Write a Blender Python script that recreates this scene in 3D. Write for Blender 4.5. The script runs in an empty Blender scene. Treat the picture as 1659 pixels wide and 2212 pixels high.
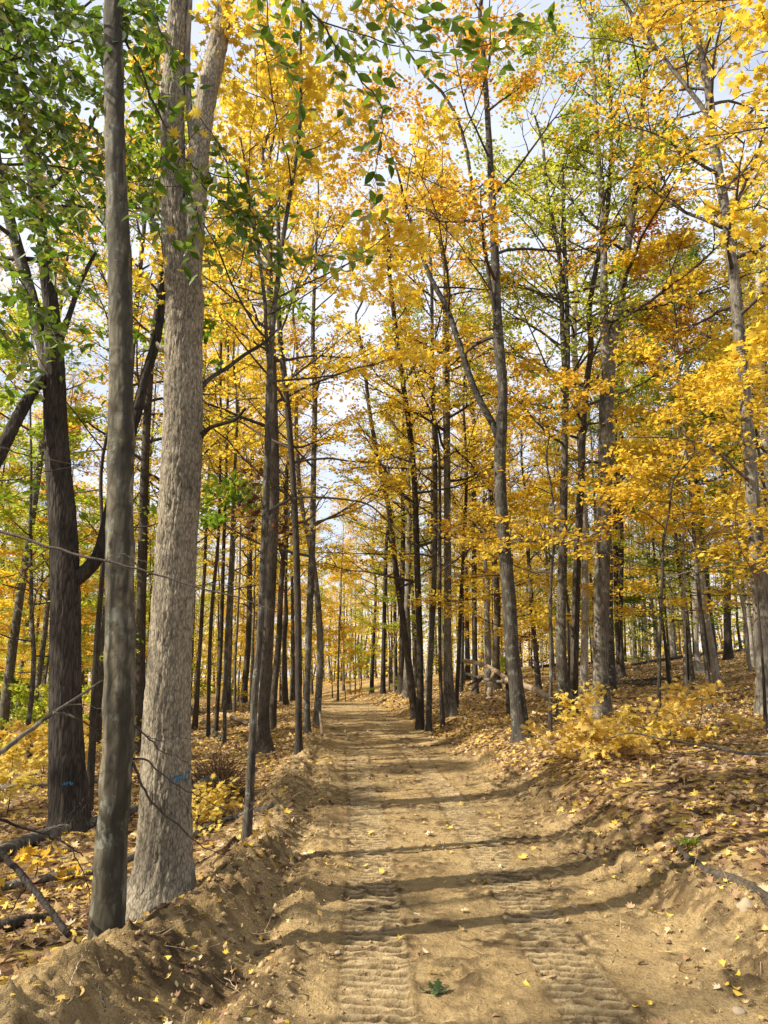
import bpy, math
import numpy as np
from mathutils import Vector

S = bpy.context.scene
COL = S.collection
R = math.radians

# ------------------------------------------------------------------ camera
IW, IH, FPX = 1659.0, 2212.0, 1597.0          # photograph's frame and focal length in its pixels
EYE = np.array([0.0, 0.0, 1.6])
PITCH = math.atan((1430 - IH / 2) / FPX)
cam = bpy.data.cameras.new('camera')
cam.sensor_fit = 'VERTICAL'
cam.sensor_height = 24.0
cam.lens = 24.0 * FPX / IH
cam.clip_start = 0.05
cam.clip_end = 1500
cam_o = bpy.data.objects.new('camera', cam)
COL.objects.link(cam_o)
cam_o.location = EYE
cam_o.rotation_euler = (math.pi / 2 + PITCH, 0, 0)
S.camera = cam_o

# ------------------------------------------------------------------ sky, sun, exposure
SUN_AZ, SUN_EL = 197.0, 39.0      # direction TOWARDS the sun, degrees counter-clockwise from +X
world = bpy.data.worlds.new('World')
S.world = world
world.use_nodes = True
wt = world.node_tree
wt.nodes.clear()
def wn(t, **k):
    n = wt.nodes.new(t)
    for a, b in k.items():
        setattr(n, a, b)
    return n
sky = wn('ShaderNodeTexSky', sky_type='NISHITA', sun_disc=False)
sky.sun_elevation = R(SUN_EL)
sky.sun_rotation = R(90 - SUN_AZ)
tc = wn('ShaderNodeTexCoord')
mp = wn('ShaderNodeMapping')
mp.inputs['Scale'].default_value = (1, 1, 1.8)
cn = wn('ShaderNodeTexNoise')
cn.inputs['Scale'].default_value = 2.6
cn.inputs['Detail'].default_value = 7
cr = wn('ShaderNodeValToRGB')
cr.color_ramp.elements[0].position = 0.36
cr.color_ramp.elements[1].position = 0.60
cr.color_ramp.elements[0].color = (0.55,) * 3 + (1,)
cr.color_ramp.elements[1].color = (0.97,) * 3 + (1,)
mx = wn('ShaderNodeMix', data_type='RGBA')
mx.inputs[7].default_value = (4.9, 5.15, 5.8, 1)
bg = wn('ShaderNodeBackground')
bg.inputs['Strength'].default_value = 0.1
wo = wn('ShaderNodeOutputWorld')
L = wt.links.new
L(tc.outputs['Generated'], mp.inputs['Vector'])
L(mp.outputs[0], cn.inputs['Vector'])
L(cn.outputs['Fac'], cr.inputs[0])
L(cr.outputs[0], mx.inputs[0])
L(sky.outputs[0], mx.inputs[6])
L(mx.outputs[2], bg.inputs['Color'])
L(bg.outputs[0], wo.inputs['Surface'])

sun = bpy.data.lights.new('sun', 'SUN')
sun.energy = 5.0
sun.angle = R(0.53)
sun.color = (1.0, 0.93, 0.80)
sun_o = bpy.data.objects.new('sun', sun)
COL.objects.link(sun_o)
sd = Vector((math.cos(R(SUN_EL)) * math.cos(R(SUN_AZ)), math.cos(R(SUN_EL)) * math.sin(R(SUN_AZ)), math.sin(R(SUN_EL))))
sun_o.rotation_euler = sd.to_track_quat('Z', 'Y').to_euler()
sun_o.location = (0, 0, 30)

S.view_settings.view_transform = 'Standard'
S.view_settings.look = 'None'
S.view_settings.exposure = 1.1
S.view_settings.gamma = 1
S.view_settings.use_curve_mapping = False
S.cycles.max_bounces = 6
S.cycles.diffuse_bounces = 4
S.cycles.glossy_bounces = 1
S.cycles.transmission_bounces = 4
S.cycles.transparent_max_bounces = 2
S.cycles.caustics_reflective = False
S.cycles.caustics_refractive = False

# ------------------------------------------------------------------ numbers
rs = np.random.default_rng(11)

def ray(px, py):
    x, y = (px - IW / 2) / FPX, (IH / 2 - py) / FPX
    c, s = math.cos(PITCH), math.sin(PITCH)
    return np.array([x, c - y * s, s + y * c])

def at(px, py, Y):
    d = ray(px, py)
    return EYE + d * (Y / d[1])

def _h(n):
    n = n.astype(np.uint64)
    n = ((n ^ (n >> np.uint64(15))) * np.uint64(0x2c1b3c6d)) & np.uint64(0xffffffff)
    n = ((n ^ (n >> np.uint64(12))) * np.uint64(0x297a2d39)) & np.uint64(0xffffffff)
    return (n ^ (n >> np.uint64(15))) / 4294967295.0

def noise3(x, y, z, seed=0):
    x, y, z = np.broadcast_arrays(np.asarray(x, float), np.asarray(y, float), np.asarray(z, float))
    ix, iy, iz = np.floor(x), np.floor(y), np.floor(z)
    fx, fy, fz = x - ix, y - iy, z - iz
    fx, fy, fz = [f * f * (3 - 2 * f) for f in (fx, fy, fz)]
    ix, iy, iz = [(i.astype(np.int64) + 100000) for i in (ix, iy, iz)]
    def c(a, b, d):
        return _h(((ix + a) * 73856093 ^ (iy + b) * 19349663 ^ (iz + d) * 83492791 ^ (seed * 2654435)) & 0xffffffff)
    def lx(b, d):
        return c(0, b, d) * (1 - fx) + c(1, b, d) * fx
    y0 = lx(0, 0) * (1 - fy) + lx(1, 0) * fy
    y1 = lx(0, 1) * (1 - fy) + lx(1, 1) * fy
    return y0 * (1 - fz) + y1 * fz

def noise2(x, y, seed=0):
    x, y = np.broadcast_arrays(np.asarray(x, float), np.asarray(y, float))
    ix, iy = np.floor(x), np.floor(y)
    fx, fy = x - ix, y - iy
    fx, fy = fx * fx * (3 - 2 * fx), fy * fy * (3 - 2 * fy)
    ix, iy = ix.astype(np.int64) + 100000, iy.astype(np.int64) + 100000
    def c(a, b):
        return _h(((ix + a) * 73856093 ^ (iy + b) * 19349663 ^ (seed * 2654435)) & 0xffffffff)
    return (c(0, 0) * (1 - fx) + c(1, 0) * fx) * (1 - fy) + (c(0, 1) * (1 - fx) + c(1, 1) * fx) * fy

def fbm(x, y, o=4, seed=0):
    t, a, f = 0, 0.5, 1.0
    for i in range(o):
        t = t + a * (noise2(x * f, y * f, seed + i) - 0.5)
        a, f = a * 0.5, f * 2.03
    return t

def sstep(a, b, x):
    t = np.clip((x - a) / (b - a), 0, 1)
    return t * t * (3 - 2 * t)

def nrm(v):
    return v / np.maximum(np.linalg.norm(v, axis=-1, keepdims=True), 1e-9)

# ------------------------------------------------------------------ terrain
RC_Y = np.array([-20, 0, 3.3, 5.4, 8, 15, 23, 30, 36, 45, 60, 90, 400])
RC_X = np.array([0.5, 0.52, 0.50, 0.44, 0.33, -0.05, -0.75, -1.45, -2.2, -3.6, -6.5, -13, -90.])
def road_u(x, y):
    return x - np.interp(y, RC_Y, RC_X)

def ground_masks(x, y):
    """u across the road, sand amount"""
    u = road_u(x, y)
    n = fbm(x * 1.3, y * 1.3, 4, 5)
    le = -1.75 - 0.45 * sstep(7, 3, y) + 0.5 * sstep(10, 18, y) + n * 0.5
    re = 1.62 + 0.25 * sstep(6, 3, y) - 0.35 * sstep(9, 18, y) + n * 0.9
    sand = sstep(le - 0.16, le + 0.16, u) * (1 - sstep(re - 0.18, re + 0.22, u))
    sand = sand * (1 - sstep(40, 52, y))
    return u, sand

def tread(x, y, u):
    # prints of a tracked machine: two belts, each of three pads, stepped along the way; relief and share of gap
    tr, gap, pad = 0, 0, 0
    wav = 0.05 * (noise2(y * 0.45, y * 0 + 9, 55) - 0.5)
    for cen, sh in ((-0.50, 0.0), (0.52, 0.4)):
        for off, hw, ph in ((-0.118, 0.055, 0.0), (-0.018, 0.036, 0.08), (0.095, 0.068, 0.30)):
            v = u - cen - wav - off
            inside = 1 - sstep(hw - 0.006, hw + 0.010, np.abs(v))
            w = (y / 0.084 + ph + sh + v * 0.8 + 0.25 * (noise2(y * 2, y * 0 + ph, 57) - .5)) % 1.0
            bar = sstep(0.02, 0.20, w) * (1 - 0.55 * sstep(0.35, 1.0, w)) 
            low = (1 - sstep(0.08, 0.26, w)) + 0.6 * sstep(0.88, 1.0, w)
            wear = sstep(-0.33, -0.10, fbm(x * 2.0 + off * 3, y * 1.1, 3, 60 + int(cen > 0)))
            tr = tr + inside * wear * (bar * 0.034 - 0.030)
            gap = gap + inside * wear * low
            pad = pad + inside * wear * (1 - np.minimum(low, 1))
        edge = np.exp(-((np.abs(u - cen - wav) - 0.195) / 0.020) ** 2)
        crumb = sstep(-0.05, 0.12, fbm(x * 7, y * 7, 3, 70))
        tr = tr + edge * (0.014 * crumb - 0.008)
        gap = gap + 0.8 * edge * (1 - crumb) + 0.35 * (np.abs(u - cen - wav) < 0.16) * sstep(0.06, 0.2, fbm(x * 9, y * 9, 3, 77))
    return tr, gap, pad

def height(x, y, fine=True):
    x = np.asarray(x, float); y = np.asarray(y, float)
    u, sand = ground_masks(x, y)
    base = -0.00018 * np.maximum(y - 8, 0) ** 2 * (y < 60) - (y >= 60) * (0.49 + 0.02 * (y - 60))
    base = np.where(y > 34, base - 0.045 * np.minimum(y - 34, 30) * sstep(-14, -1, -np.abs(u) + 0), base)
    # left: low ground
    ul = np.maximum(-u - 1.7, 0)
    left = -0.05 * ul - 0.0012 * ul ** 2 * (ul < 20) - (ul >= 20) * 0.48
    left = np.maximum(left, -3.0)
    ur = np.maximum(u - 1.35, 0)
    right = 0.26 * sstep(0, 0.75, ur) + 0.112 * np.minimum(ur, 24) + 0.02 * np.maximum(ur - 24, 0) * (ur < 80)
    right = right * (0.90 + 0.10 * sstep(24, 12, y)) * np.where(y > 45, np.maximum(1 - (y - 45) / 120, 0.35), 1)
    z = base + left + right
    z = z + fbm(x * 0.35, y * 0.35, 3, 9) * 0.30 * sstep(1.6, 3.5, np.abs(u))
    # berm on the left edge
    bc = -1.42 - 0.55 * sstep(5.5, 3.0, y) + 0.10 * sstep(9, 14, y) + 0.12 * fbm(y * 0.8, 0 * y, 2, 21)
    bh = (0.10 + 0.12 * sstep(8, 3.5, y)) * (1 - 0.5 * sstep(16, 26, y)) * (0.75 + 0.9 * noise2(y * 1.1, y * 0 + 3, 4)) * sstep(44, 30, y)
    bw = np.where(u < bc, 0.34, 0.27)
    berm = bh * np.exp(-((u - bc) / bw) ** 2)
    z = z + berm
    # second lip and rut inside it
    lc = -0.98 + 0.09 * (noise2(y * 0.7, y * 0 + 8, 6) - 0.5) - 0.25 * sstep(4.6, 3.0, y)
    z = z + 0.075 * noise2(y * 1.3, y * 0 + 1, 12) * np.exp(-((u - lc) / 0.10) ** 2) * sstep(22, 12, y)
    z = z - 0.05 * np.exp(-((u - lc + 0.20) / 0.12) ** 2) * sstep(22, 12, y)
    # small spoil ridge on the right
    rc = 1.45 + 0.2 * sstep(6, 3, y) + 0.25 * fbm(y * 0.9, y * 0 + 5, 2, 31)
    z = z + 0.07 * noise2(y * 1.5, y * 0 + 2, 15) * np.exp(-((u - rc) / 0.18) ** 2) * sstep(20, 10, y)
    z = z + fbm(x * 1.1, y * 1.1, 3, 2) * (0.025 + 0.05 * sstep(.9, 1.6, np.abs(u)))
    if fine:
        near = sstep(30, 12, y)
        rough = np.clip(np.clip(berm / 0.16, 0, 1) * (1 + 0 * u) + 0.8 * np.exp(-((u - rc) / 0.35) ** 2) + 0.35 * np.exp(-((u - lc) / 0.25) ** 2), 0, 1.1)
        z = z + near * fbm(x * 5, y * 5, 5, 3) * (0.018 + 0.12 * rough) * (0.4 + 0.6 * sand)
        rid = 1 - np.abs(2 * noise2(x * 8, y * 8, 41) - 1)
        rid2 = 1 - np.abs(2 * noise2(x * 17 + 3, y * 17, 42) - 1)
        rid3 = np.abs(noise2(x * 27 + 3, y * 27, 43) - .5)
        z = z + near * (rid ** 3 * 0.035 + rid2 ** 2 * 0.03 + rid3 * 0.035) * rough
        tr, _, _ = tread(x, y, u)
        z = z + tr * sstep(24, 15, y) * sand
        # crumbs
        cz = 0.5 + 0.9 * rough
        z = z + near * sand * cz * (0.030 * np.maximum(noise2(x * 19, y * 19, 81) - 0.66, 0) / 0.34 + 0.016 * np.maximum(noise2(x * 37, y * 37, 82) - 0.6, 0) / 0.4)
    return z

def hz(x, y):
    return float(height(np.array([x]), np.array([y]), False)[0])

def ground_hit(px, py, far=160.0):
    d = ray(px, py)
    t = np.linspace(2.0, far, 6000)
    P = EYE[None] + d[None] * t[:, None]
    below = P[:, 2] < height(P[:, 0], P[:, 1], False)
    i = int(np.argmax(below)) if below.any() else len(t) - 1
    return P[i]

# ------------------------------------------------------------------ mesh helpers
def build(name, parts, mat, parent=None, tint=None, smooth=True, attrs=None, mesh_only=False):
    """parts: list of (V, F) with F an int array (n, k); one mesh object"""
    V = np.concatenate([p[0] for p in parts]).astype(np.float32)
    loops, sizes, o = [], [], 0
    for v, f in parts:
        f = np.asarray(f)
        loops.append((f + o).ravel())
        sizes.append(np.full(len(f), f.shape[1]))
        o += len(v)
    loops = np.concatenate(loops).astype(np.int32)
    sizes = np.concatenate(sizes).astype(np.int32)
    me = bpy.data.meshes.new(name)
    me.vertices.add(len(V))
    me.vertices.foreach_set('co', V.ravel())
    me.loops.add(len(loops))
    me.loops.foreach_set('vertex_index', loops)
    me.polygons.add(len(sizes))
    st = np.zeros(len(sizes), np.int32)
    st[1:] = np.cumsum(sizes)[:-1]
    me.polygons.foreach_set('loop_start', st)
    if smooth:
        me.polygons.foreach_set('use_smooth', np.ones(len(sizes), bool))
    if tint is not None:
        attrs = dict(attrs or {}, tint=tint)
    for k, a in (attrs or {}).items():
        at_ = me.attributes.new(k, 'FLOAT', 'POINT')
        at_.data.foreach_set('value', np.asarray(a, np.float32))
    me.update()
    if mat is not None:
        me.materials.append(mat)
    if mesh_only:
        return me
    return link(name, me, parent)

def link(name, data, parent=None):
    ob = bpy.data.objects.new(name, data)
    COL.objects.link(ob)
    ob.parent = parent
    return ob

def tag(o, label=None, cat=None, group=None, kind=None):
    if label: o['label'] = label
    if cat: o['category'] = cat
    if group: o['group'] = group
    if kind: o['kind'] = kind
    return o

def thing(name, loc, label, cat, group=None, rz=0.0):
    o = bpy.data.objects.new(name, None)
    o.empty_display_size = 0.2
    COL.objects.link(o)
    o.location = loc
    o.rotation_euler = (0, 0, rz)
    return tag(o, label, cat, group)

def tubes(P, Rr, k, ref=(0.31, 0.17, 0.93)):
    """P (B,n,3), Rr (B,n) -> V, quads; k sides"""
    B, n, _ = P.shape
    T = np.empty_like(P)
    T[:, 1:-1] = P[:, 2:] - P[:, :-2]
    T[:, 0] = P[:, 1] - P[:, 0]
    T[:, -1] = P[:, -1] - P[:, -2]
    T = nrm(T)
    a = nrm(np.cross(T, np.array(ref)))
    b = np.cross(T, a)
    th = np.arange(k) * (2 * math.pi / k)
    V = P[:, :, None] + Rr[:, :, None, None] * (a[:, :, None] * np.cos(th)[None, None, :, None] + b[:, :, None] * np.sin(th)[None, None, :, None])
    idx = np.arange(B * n * k).reshape(B, n, k)
    q = np.stack([idx[:, :-1], np.roll(idx, -1, 2)[:, :-1], np.roll(idx, -1, 2)[:, 1:], idx[:, 1:]], -1)
    return V.reshape(-1, 3), q.reshape(-1, 4)

def resample(pts, n):
    pts = np.asarray(pts, float)
    s = np.r_[0, np.cumsum(np.linalg.norm(np.diff(pts[:, :3], axis=0), axis=1))]
    q = np.linspace(0, s[-1], n)
    # smooth interpolation (Catmull-like via cubic hermite on arc length)
    m = np.gradient(pts, s, axis=0)
    i = np.clip(np.searchsorted(s, q, 'right') - 1, 0, len(s) - 2)
    h = (s[i + 1] - s[i])[:, None]
    t = ((q - s[i])[:, None]) / h
    t2, t3 = t * t, t * t * t
    return (2 * t3 - 3 * t2 + 1) * pts[i] + (t3 - 2 * t2 + t) * h * m[i] + (-2 * t3 + 3 * t2) * pts[i + 1] + (t3 - t2) * h * m[i + 1]

def tube1(pts, rad, k=8, n=None, wob=0.0, r=rs, cap=True):
    pr = np.c_[np.asarray(pts, float), np.asarray(rad, float)]
    if n:
        pr = resample(pr, n)
    P, q = pr[:, :3].copy(), np.maximum(pr[:, 3], 0.0008)
    if wob:
        P[1:-1] += r.normal(0, wob, P[1:-1].shape)
    if cap:
        P = np.r_[P[:1], P, P[-1:]]
        q = np.r_[q[0] * 0.02, q, q[-1] * 0.02]
        d0, d1 = nrm(P[1] - P[2]), nrm(P[-2] - P[-3])
        P[0] = P[0] + d0 * q[1] * 0.12
        P[-1] = P[-1] + d1 * q[-2] * 0.12
    return tubes(P[None], q[None], k)

# leaf outlines (x, y, z-per-fold) with a centre vertex first
def _fan(o):
    n = len(o)
    return np.array([[0, i, i % (n - 1) + 1] for i in range(1, n)])
def _mirror(right, top, bottom):
    return [bottom] + right + [top] + [(-x, y) for x, y in reversed(right)]
MAPLE = np.array([(0, 0.05)] + _mirror([(.30, -.52), (.62, -.38), (.38, -.08), (.98, .16), (.45, .26), (.62, .72), (.22, .52)], (0, 1.0), (0, -.35)))
MAPLE_F = _fan(MAPLE)
STAR = np.array([(0, 0.05)] + _mirror([(.62, -.42), (.40, .0), (.85, .30), (.32, .42)], (0, 0.95), (0, -.4)))
STAR_F = _fan(STAR)
OVATE = np.array([(0, 0.0)] + _mirror([(.26, -.72), (.46, -.2), (.42, .25), (.2, .7)], (0, 1.05), (0, -.95)))
OVATE_F = _fan(OVATE)
KITE = np.array([(0, -.75), (.55, .0), (0, .8), (-.55, .05)])
KITE_F = np.array([[0, 1, 2], [0, 2, 3]])
TEMPL = {'maple': (MAPLE, MAPLE_F), 'star': (STAR, STAR_F), 'ovate': (OVATE, OVATE_F), 'kite': (KITE, KITE_F)}

def leaves(r, pos, size, tilt, templ='kite', fold=0.25, curl=0.3, dirs=None, normal=None):
    n = len(pos)
    T, F = TEMPL[templ]
    m = len(T)
    base = np.array([0, 0, 1.0]) if normal is None else normal
    N = nrm(base + r.normal(0, tilt, (n, 3)))
    A = r.normal(0, 1, (n, 3)) if dirs is None else dirs + r.normal(0, 0.35, (n, 3))
    A = nrm(A - N * np.sum(A * N, -1, keepdims=True))
    Bv = np.cross(A, N)
    sz = np.broadcast_to(size, (n,)) * 0.5
    x, y = T[:, 0], T[:, 1]
    fo = fold * r.uniform(-1.0, 1.4, n)
    cu = curl * r.uniform(-1, 1, n)
    zz = fo[:, None] * np.abs(x)[None] + cu[:, None] * ((y * y)[None]) + 0.5 * cu[:, None] * (x * y)[None]
    V = pos[:, None] + sz[:, None, None] * (Bv[:, None] * x[None, :, None] + A[:, None] * y[None, :, None] + N[:, None] * zz[..., None])
    Fa = (F[None] + (np.arange(n) * m)[:, None, None]).reshape(-1, F.shape[1])
    return V.reshape(-1, 3), Fa, m

def leaf_mesh(name, r, pos, size, tilt, mat, parent=None, templ='kite', clump=None, mesh_only=False, **k):
    V, F, m = leaves(r, pos, size, tilt, templ, **k)
    t = r.random(len(pos))
    if clump is not None:
        t = 0.5 * t + 0.5 * clump
    return build(name, [(V, F)], mat, parent, tint=np.repeat(t, m), smooth=False, mesh_only=mesh_only)

# ------------------------------------------------------------------ materials
def new_mat(name):
    m = bpy.data.materials.new(name)
    m.use_nodes = True
    t = m.node_tree
    t.nodes.clear()
    def N(ty, **k):
        n = t.nodes.new(ty)
        for a, b in k.items():
            if a.startswith('i_'):
                n.inputs[a[2:].replace('_', ' ')].default_value = b
            else:
                setattr(n, a, b)
        return n
    out = N('ShaderNodeOutputMaterial')
    return m, t, N, t.links.new, out

def ramp(N, stops, interp='LINEAR'):
    n = N('ShaderNodeValToRGB')
    e = n.color_ramp.elements
    n.color_ramp.interpolation = interp
    while len(e) < len(stops):
        e.new(0.5)
    for i, (p, c) in enumerate(stops):
        e[i].position = p
        e[i].color = (*c, 1)
    return n

def leaf_mat(name, stops, trans=0.55, tcol=(1.1, 1.12, 0.7), gloss=0.0, var=0.012):
    m, t, N, L, out = new_mat(name)
    a = N('ShaderNodeAttribute', attribute_name='tint')
    r = ramp(N, stops)
    L(a.outputs['Fac'], r.inputs[0])
    oi = N('ShaderNodeObjectInfo')
    mr = N('ShaderNodeMapRange', i_To_Min=0.5 - var, i_To_Max=0.5 + var * 0.6)
    L(oi.outputs['Random'], mr.inputs['Value'])
    hs = N('ShaderNodeHueSaturation')
    L(mr.outputs[0], hs.inputs['Hue'])
    L(r.outputs[0], hs.inputs['Color'])
    mul = N('ShaderNodeMix', data_type='RGBA', blend_type='MULTIPLY')
    mul.inputs[0].default_value = 1
    mul.inputs[7].default_value = (*tcol, 1)
    L(hs.outputs[0], mul.inputs[6])
    d = N('ShaderNodeBsdfDiffuse')
    tr = N('ShaderNodeBsdfTranslucent')
    L(hs.outputs[0], d.inputs[0])
    L(mul.outputs[2], tr.inputs[0])
    ms = N('ShaderNodeMixShader')
    ms.inputs[0].default_value = trans
    L(d.outputs[0], ms.inputs[1])
    L(tr.outputs[0], ms.inputs[2])
    last = ms
    if gloss:
        g = N('ShaderNodeBsdfGlossy', i_Roughness=0.45)
        g.inputs['Color'].default_value = (1, 1, 1, 1)
        fr = N('ShaderNodeLayerWeight', i_Blend=0.25)
        k = N('ShaderNodeMath', operation='MULTIPLY')
        k.inputs[1].default_value = gloss
        L(fr.outputs['Fresnel'], k.inputs[0])
        m2 = N('ShaderNodeMixShader')
        L(k.outputs[0], m2.inputs[0])
        L(ms.outputs[0], m2.inputs[1])
        L(g.outputs[0], m2.inputs[2])
        last = m2
    L(last.outputs[0], out.inputs['Surface'])
    return m

LM = {
    'yellow': leaf_mat('yellow_leaves', [(0.0, (.42, .26, .028)), (.25, (.62, .415, .05)), (.65, (.74, .55, .08)), (1, (.72, .61, .16))]),
    'amber': leaf_mat('amber_leaves', [(0.0, (.38, .20, .03)), (.35, (.58, .35, .05)), (.7, (.70, .48, .06)), (1, (.73, .56, .11))]),
    'lime': leaf_mat('lime_leaves', [(0.0, (.17, .24, .04)), (.4, (.33, .39, .055)), (.75, (.57, .53, .075)), (1, (.69, .60, .12))]),
    'green': leaf_mat('green_leaves', [(0.0, (.05, .085, .014)), (.45, (.09, .14, .018)), (.8, (.16, .19, .02)), (1, (.36, .27, .03))]),
    'russet': leaf_mat('russet_leaves', [(0.0, (.10, .035, .015)), (.4, (.24, .075, .025)), (.7, (.38, .15, .025)), (1, (.16, .14, .02))]),
    'beech': leaf_mat('beech_leaves', [(0.0, (.05, .10, .016)), (.5, (.10, .18, .024)), (.85, (.17, .25, .03)), (1, (.34, .31, .04))], gloss=0.3, trans=0.5),
}
SEEDMAT = {'yellow': 'bright'}
LM['bright'] = leaf_mat('bright_leaves', [(0.0, (.50, .31, .04)), (.4, (.64, .45, .09)), (1, (.74, .60, .22))], trans=.45)
LM['lime2'] = leaf_mat('greenish_leaves', [(0.0, (.07, .13, .02)), (.5, (.16, .24, .03)), (.85, (.32, .36, .045)), (1, (.55, .48, .06))])
LM['litter'] = leaf_mat('fallen_leaves', [(0.0, (.055, .033, .02)), (.2, (.15, .085, .048)), (.4, (.30, .19, .10)), (.58, (.45, .31, .165)), (.7, (.55, .37, .10)), (.84, (.68, .47, .06)), (.92, (.56, .44, .26)), (1, (.64, .53, .38))], trans=0.2, gloss=0.25)
LM['dead'] = leaf_mat('withered_leaves', [(0.0, (.03, .015, .008)), (.5, (.10, .045, .02)), (1, (.2, .09, .03))], trans=0.2)
LM['herb'] = leaf_mat('herb_leaves', [(0.0, (.06, .11, .02)), (.6, (.13, .22, .03)), (1, (.35, .36, .05))])

def bark_mat(name, dark, light, zs=0.16, sc=22, bump=0.6, lichen=None, patch=0.5, dist=0.012, streak=None, scar=None):
    m, t, N, L, out = new_mat(name)
    tc = N('ShaderNodeTexCoord')
    mp = N('ShaderNodeMapping')
    mp.inputs['Scale'].default_value = (1, 1, zs)
    L(tc.outputs['Object'], mp.inputs[0])
    n1 = N('ShaderNodeTexNoise', i_Scale=sc, i_Detail=6.0, i_Roughness=0.65, i_Distortion=0.6)
    L(mp.outputs[0], n1.inputs['Vector'])
    v = N('ShaderNodeTexVoronoi', feature='DISTANCE_TO_EDGE', i_Scale=sc * 1.3)
    L(mp.outputs[0], v.inputs['Vector'])
    n2 = N('ShaderNodeTexNoise', i_Scale=2.3, i_Detail=4.0)
    L(tc.outputs['Object'], n2.inputs['Vector'])
    mv = N('ShaderNodeMath', operation='MINIMUM')
    mv.inputs[1].default_value = 0.25
    L(v.outputs['Distance'], mv.inputs[0])
    ad = N('ShaderNodeMath', operation='MULTIPLY_ADD')
    ad.inputs[1].default_value = 1.2
    L(mv.outputs[0], ad.inputs[0])
    L(n1.outputs['Fac'], ad.inputs[2])
    r = ramp(N, [(0.36, dark), (0.8, light)])
    L(ad.outputs[0], r.inputs[0])
    r2 = ramp(N, [(0.35, (1 - patch,) * 3), (0.65, (1.15,) * 3)])
    L(n2.outputs['Fac'], r2.inputs[0])
    mul = N('ShaderNodeMix', data_type='RGBA', blend_type='MULTIPLY')
    mul.inputs[0].default_value = 1
    L(r.outputs[0], mul.inputs[6])
    L(r2.outputs[0], mul.inputs[7])
    col = mul.outputs[2]
    oi = N('ShaderNodeObjectInfo')
    mr = N('ShaderNodeMapRange', i_To_Min=0.75, i_To_Max=1.25)
    L(oi.outputs['Random'], mr.inputs['Value'])
    hs = N('ShaderNodeHueSaturation')
    L(mr.outputs[0], hs.inputs['Value'])
    L(col, hs.inputs['Color'])
    col = hs.outputs[0]
    if lichen:
        n3 = N('ShaderNodeTexNoise', i_Scale=9.0, i_Detail=5.0, i_Roughness=0.7)
        L(tc.outputs['Object'], n3.inputs['Vector'])
        r3 = ramp(N, [(0.54, (0, 0, 0)), (0.62, (.8, .8, .8))])
        L(n3.outputs['Fac'], r3.inputs[0])
        m3 = N('ShaderNodeMix', data_type='RGBA')
        L(r3.outputs[0], m3.inputs[0])
        L(col, m3.inputs[6])
        m3.inputs[7].default_value = (*lichen, 1)
        col = m3.outputs[2]
    if streak:
        m4 = N('ShaderNodeMapping')
        m4.inputs['Scale'].default_value = (1, 1, .13)
        L(tc.outputs['Object'], m4.inputs[0])
        n5 = N('ShaderNodeTexNoise', i_Scale=11.0, i_Detail=6.0, i_Roughness=0.7, i_Distortion=1.2)
        L(m4.outputs[0], n5.inputs['Vector'])
        r5 = ramp(N, [(0.50, (0, 0, 0)), (0.60, (.85, .85, .85))])
        L(n5.outputs['Fac'], r5.inputs[0])
        m5 = N('ShaderNodeMix', data_type='RGBA')
        L(r5.outputs[0], m5.inputs[0])
        L(col, m5.inputs[6])
        m5.inputs[7].default_value = (*streak, 1)
        col = m5.outputs[2]
    if scar:
        sa = N('ShaderNodeAttribute', attribute_name='scar')
        m6 = N('ShaderNodeMix', data_type='RGBA')
        L(sa.outputs['Fac'], m6.inputs[0])
        L(col, m6.inputs[6])
        m6.inputs[7].default_value = (*scar, 1)
        col = m6.outputs[2]
    b = N('ShaderNodeBump', i_Strength=bump, i_Distance=dist)
    L(ad.outputs[0], b.inputs['Height'])
    p = N('ShaderNodeBsdfPrincipled', i_Roughness=0.9)
    p.inputs['Specular IOR Level'].default_value = 0.2
    L(col, p.inputs['Base Color'])
    L(b.outputs[0], p.inputs['Normal'])
    L(p.outputs[0], out.inputs['Surface'])
    return m

BK = {
    'oak': bark_mat('oak_bark', (.085, .07, .046), (.34, .285, .20), zs=.35, sc=40, bump=0.6, patch=0.3, dist=.012),
    'dark': bark_mat('dark_furrowed_bark', (.010, .008, .006), (.055, .044, .034), sc=24, bump=0.8, patch=0.3),
    'beech': bark_mat('smooth_grey_bark', (.062, .051, .031), (.19, .163, .108), zs=0.55, sc=11, bump=0.55, lichen=(.20, .205, .16), patch=0.6, streak=(.05, .046, .034), scar=(.03, .026, .018)),
    'grey': bark_mat('grey_bark', (.024, .02, .015), (.098, .082, .06), sc=30, bump=0.6, patch=0.35, lichen=(.17, .17, .135)),
    'brown': bark_mat('brown_bark', (.022, .017, .012), (.082, .065, .046), sc=30, bump=0.6, patch=0.4),
    'pale': bark_mat('pale_bark', (.12, .10, .08), (.33, .29, .23), sc=26, bump=0.6, patch=0.3),
    'twig': bark_mat('twig_bark', (.03, .023, .018), (.09, .07, .055), sc=60, bump=0.3, patch=0.3),
    'lichen': bark_mat('lichened_bark', (.018, .015, .011), (.065, .054, .041), sc=26, bump=0.7, patch=0.4, lichen=(.12, .12, .09)),
    'log': bark_mat('log_bark', (.05, .042, .031), (.165, .142, .108), sc=20, bump=0.5, patch=0.5, lichen=(.20, .19, .15)),
    'root': bark_mat('root_bark', (.05, .028, .014), (.17, .095, .045), sc=40, bump=0.4, patch=0.4),
    'wood': bark_mat('bare_wood', (.14, .098, .06), (.33, .245, .155), sc=34, bump=0.4, patch=0.4),
}

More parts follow.
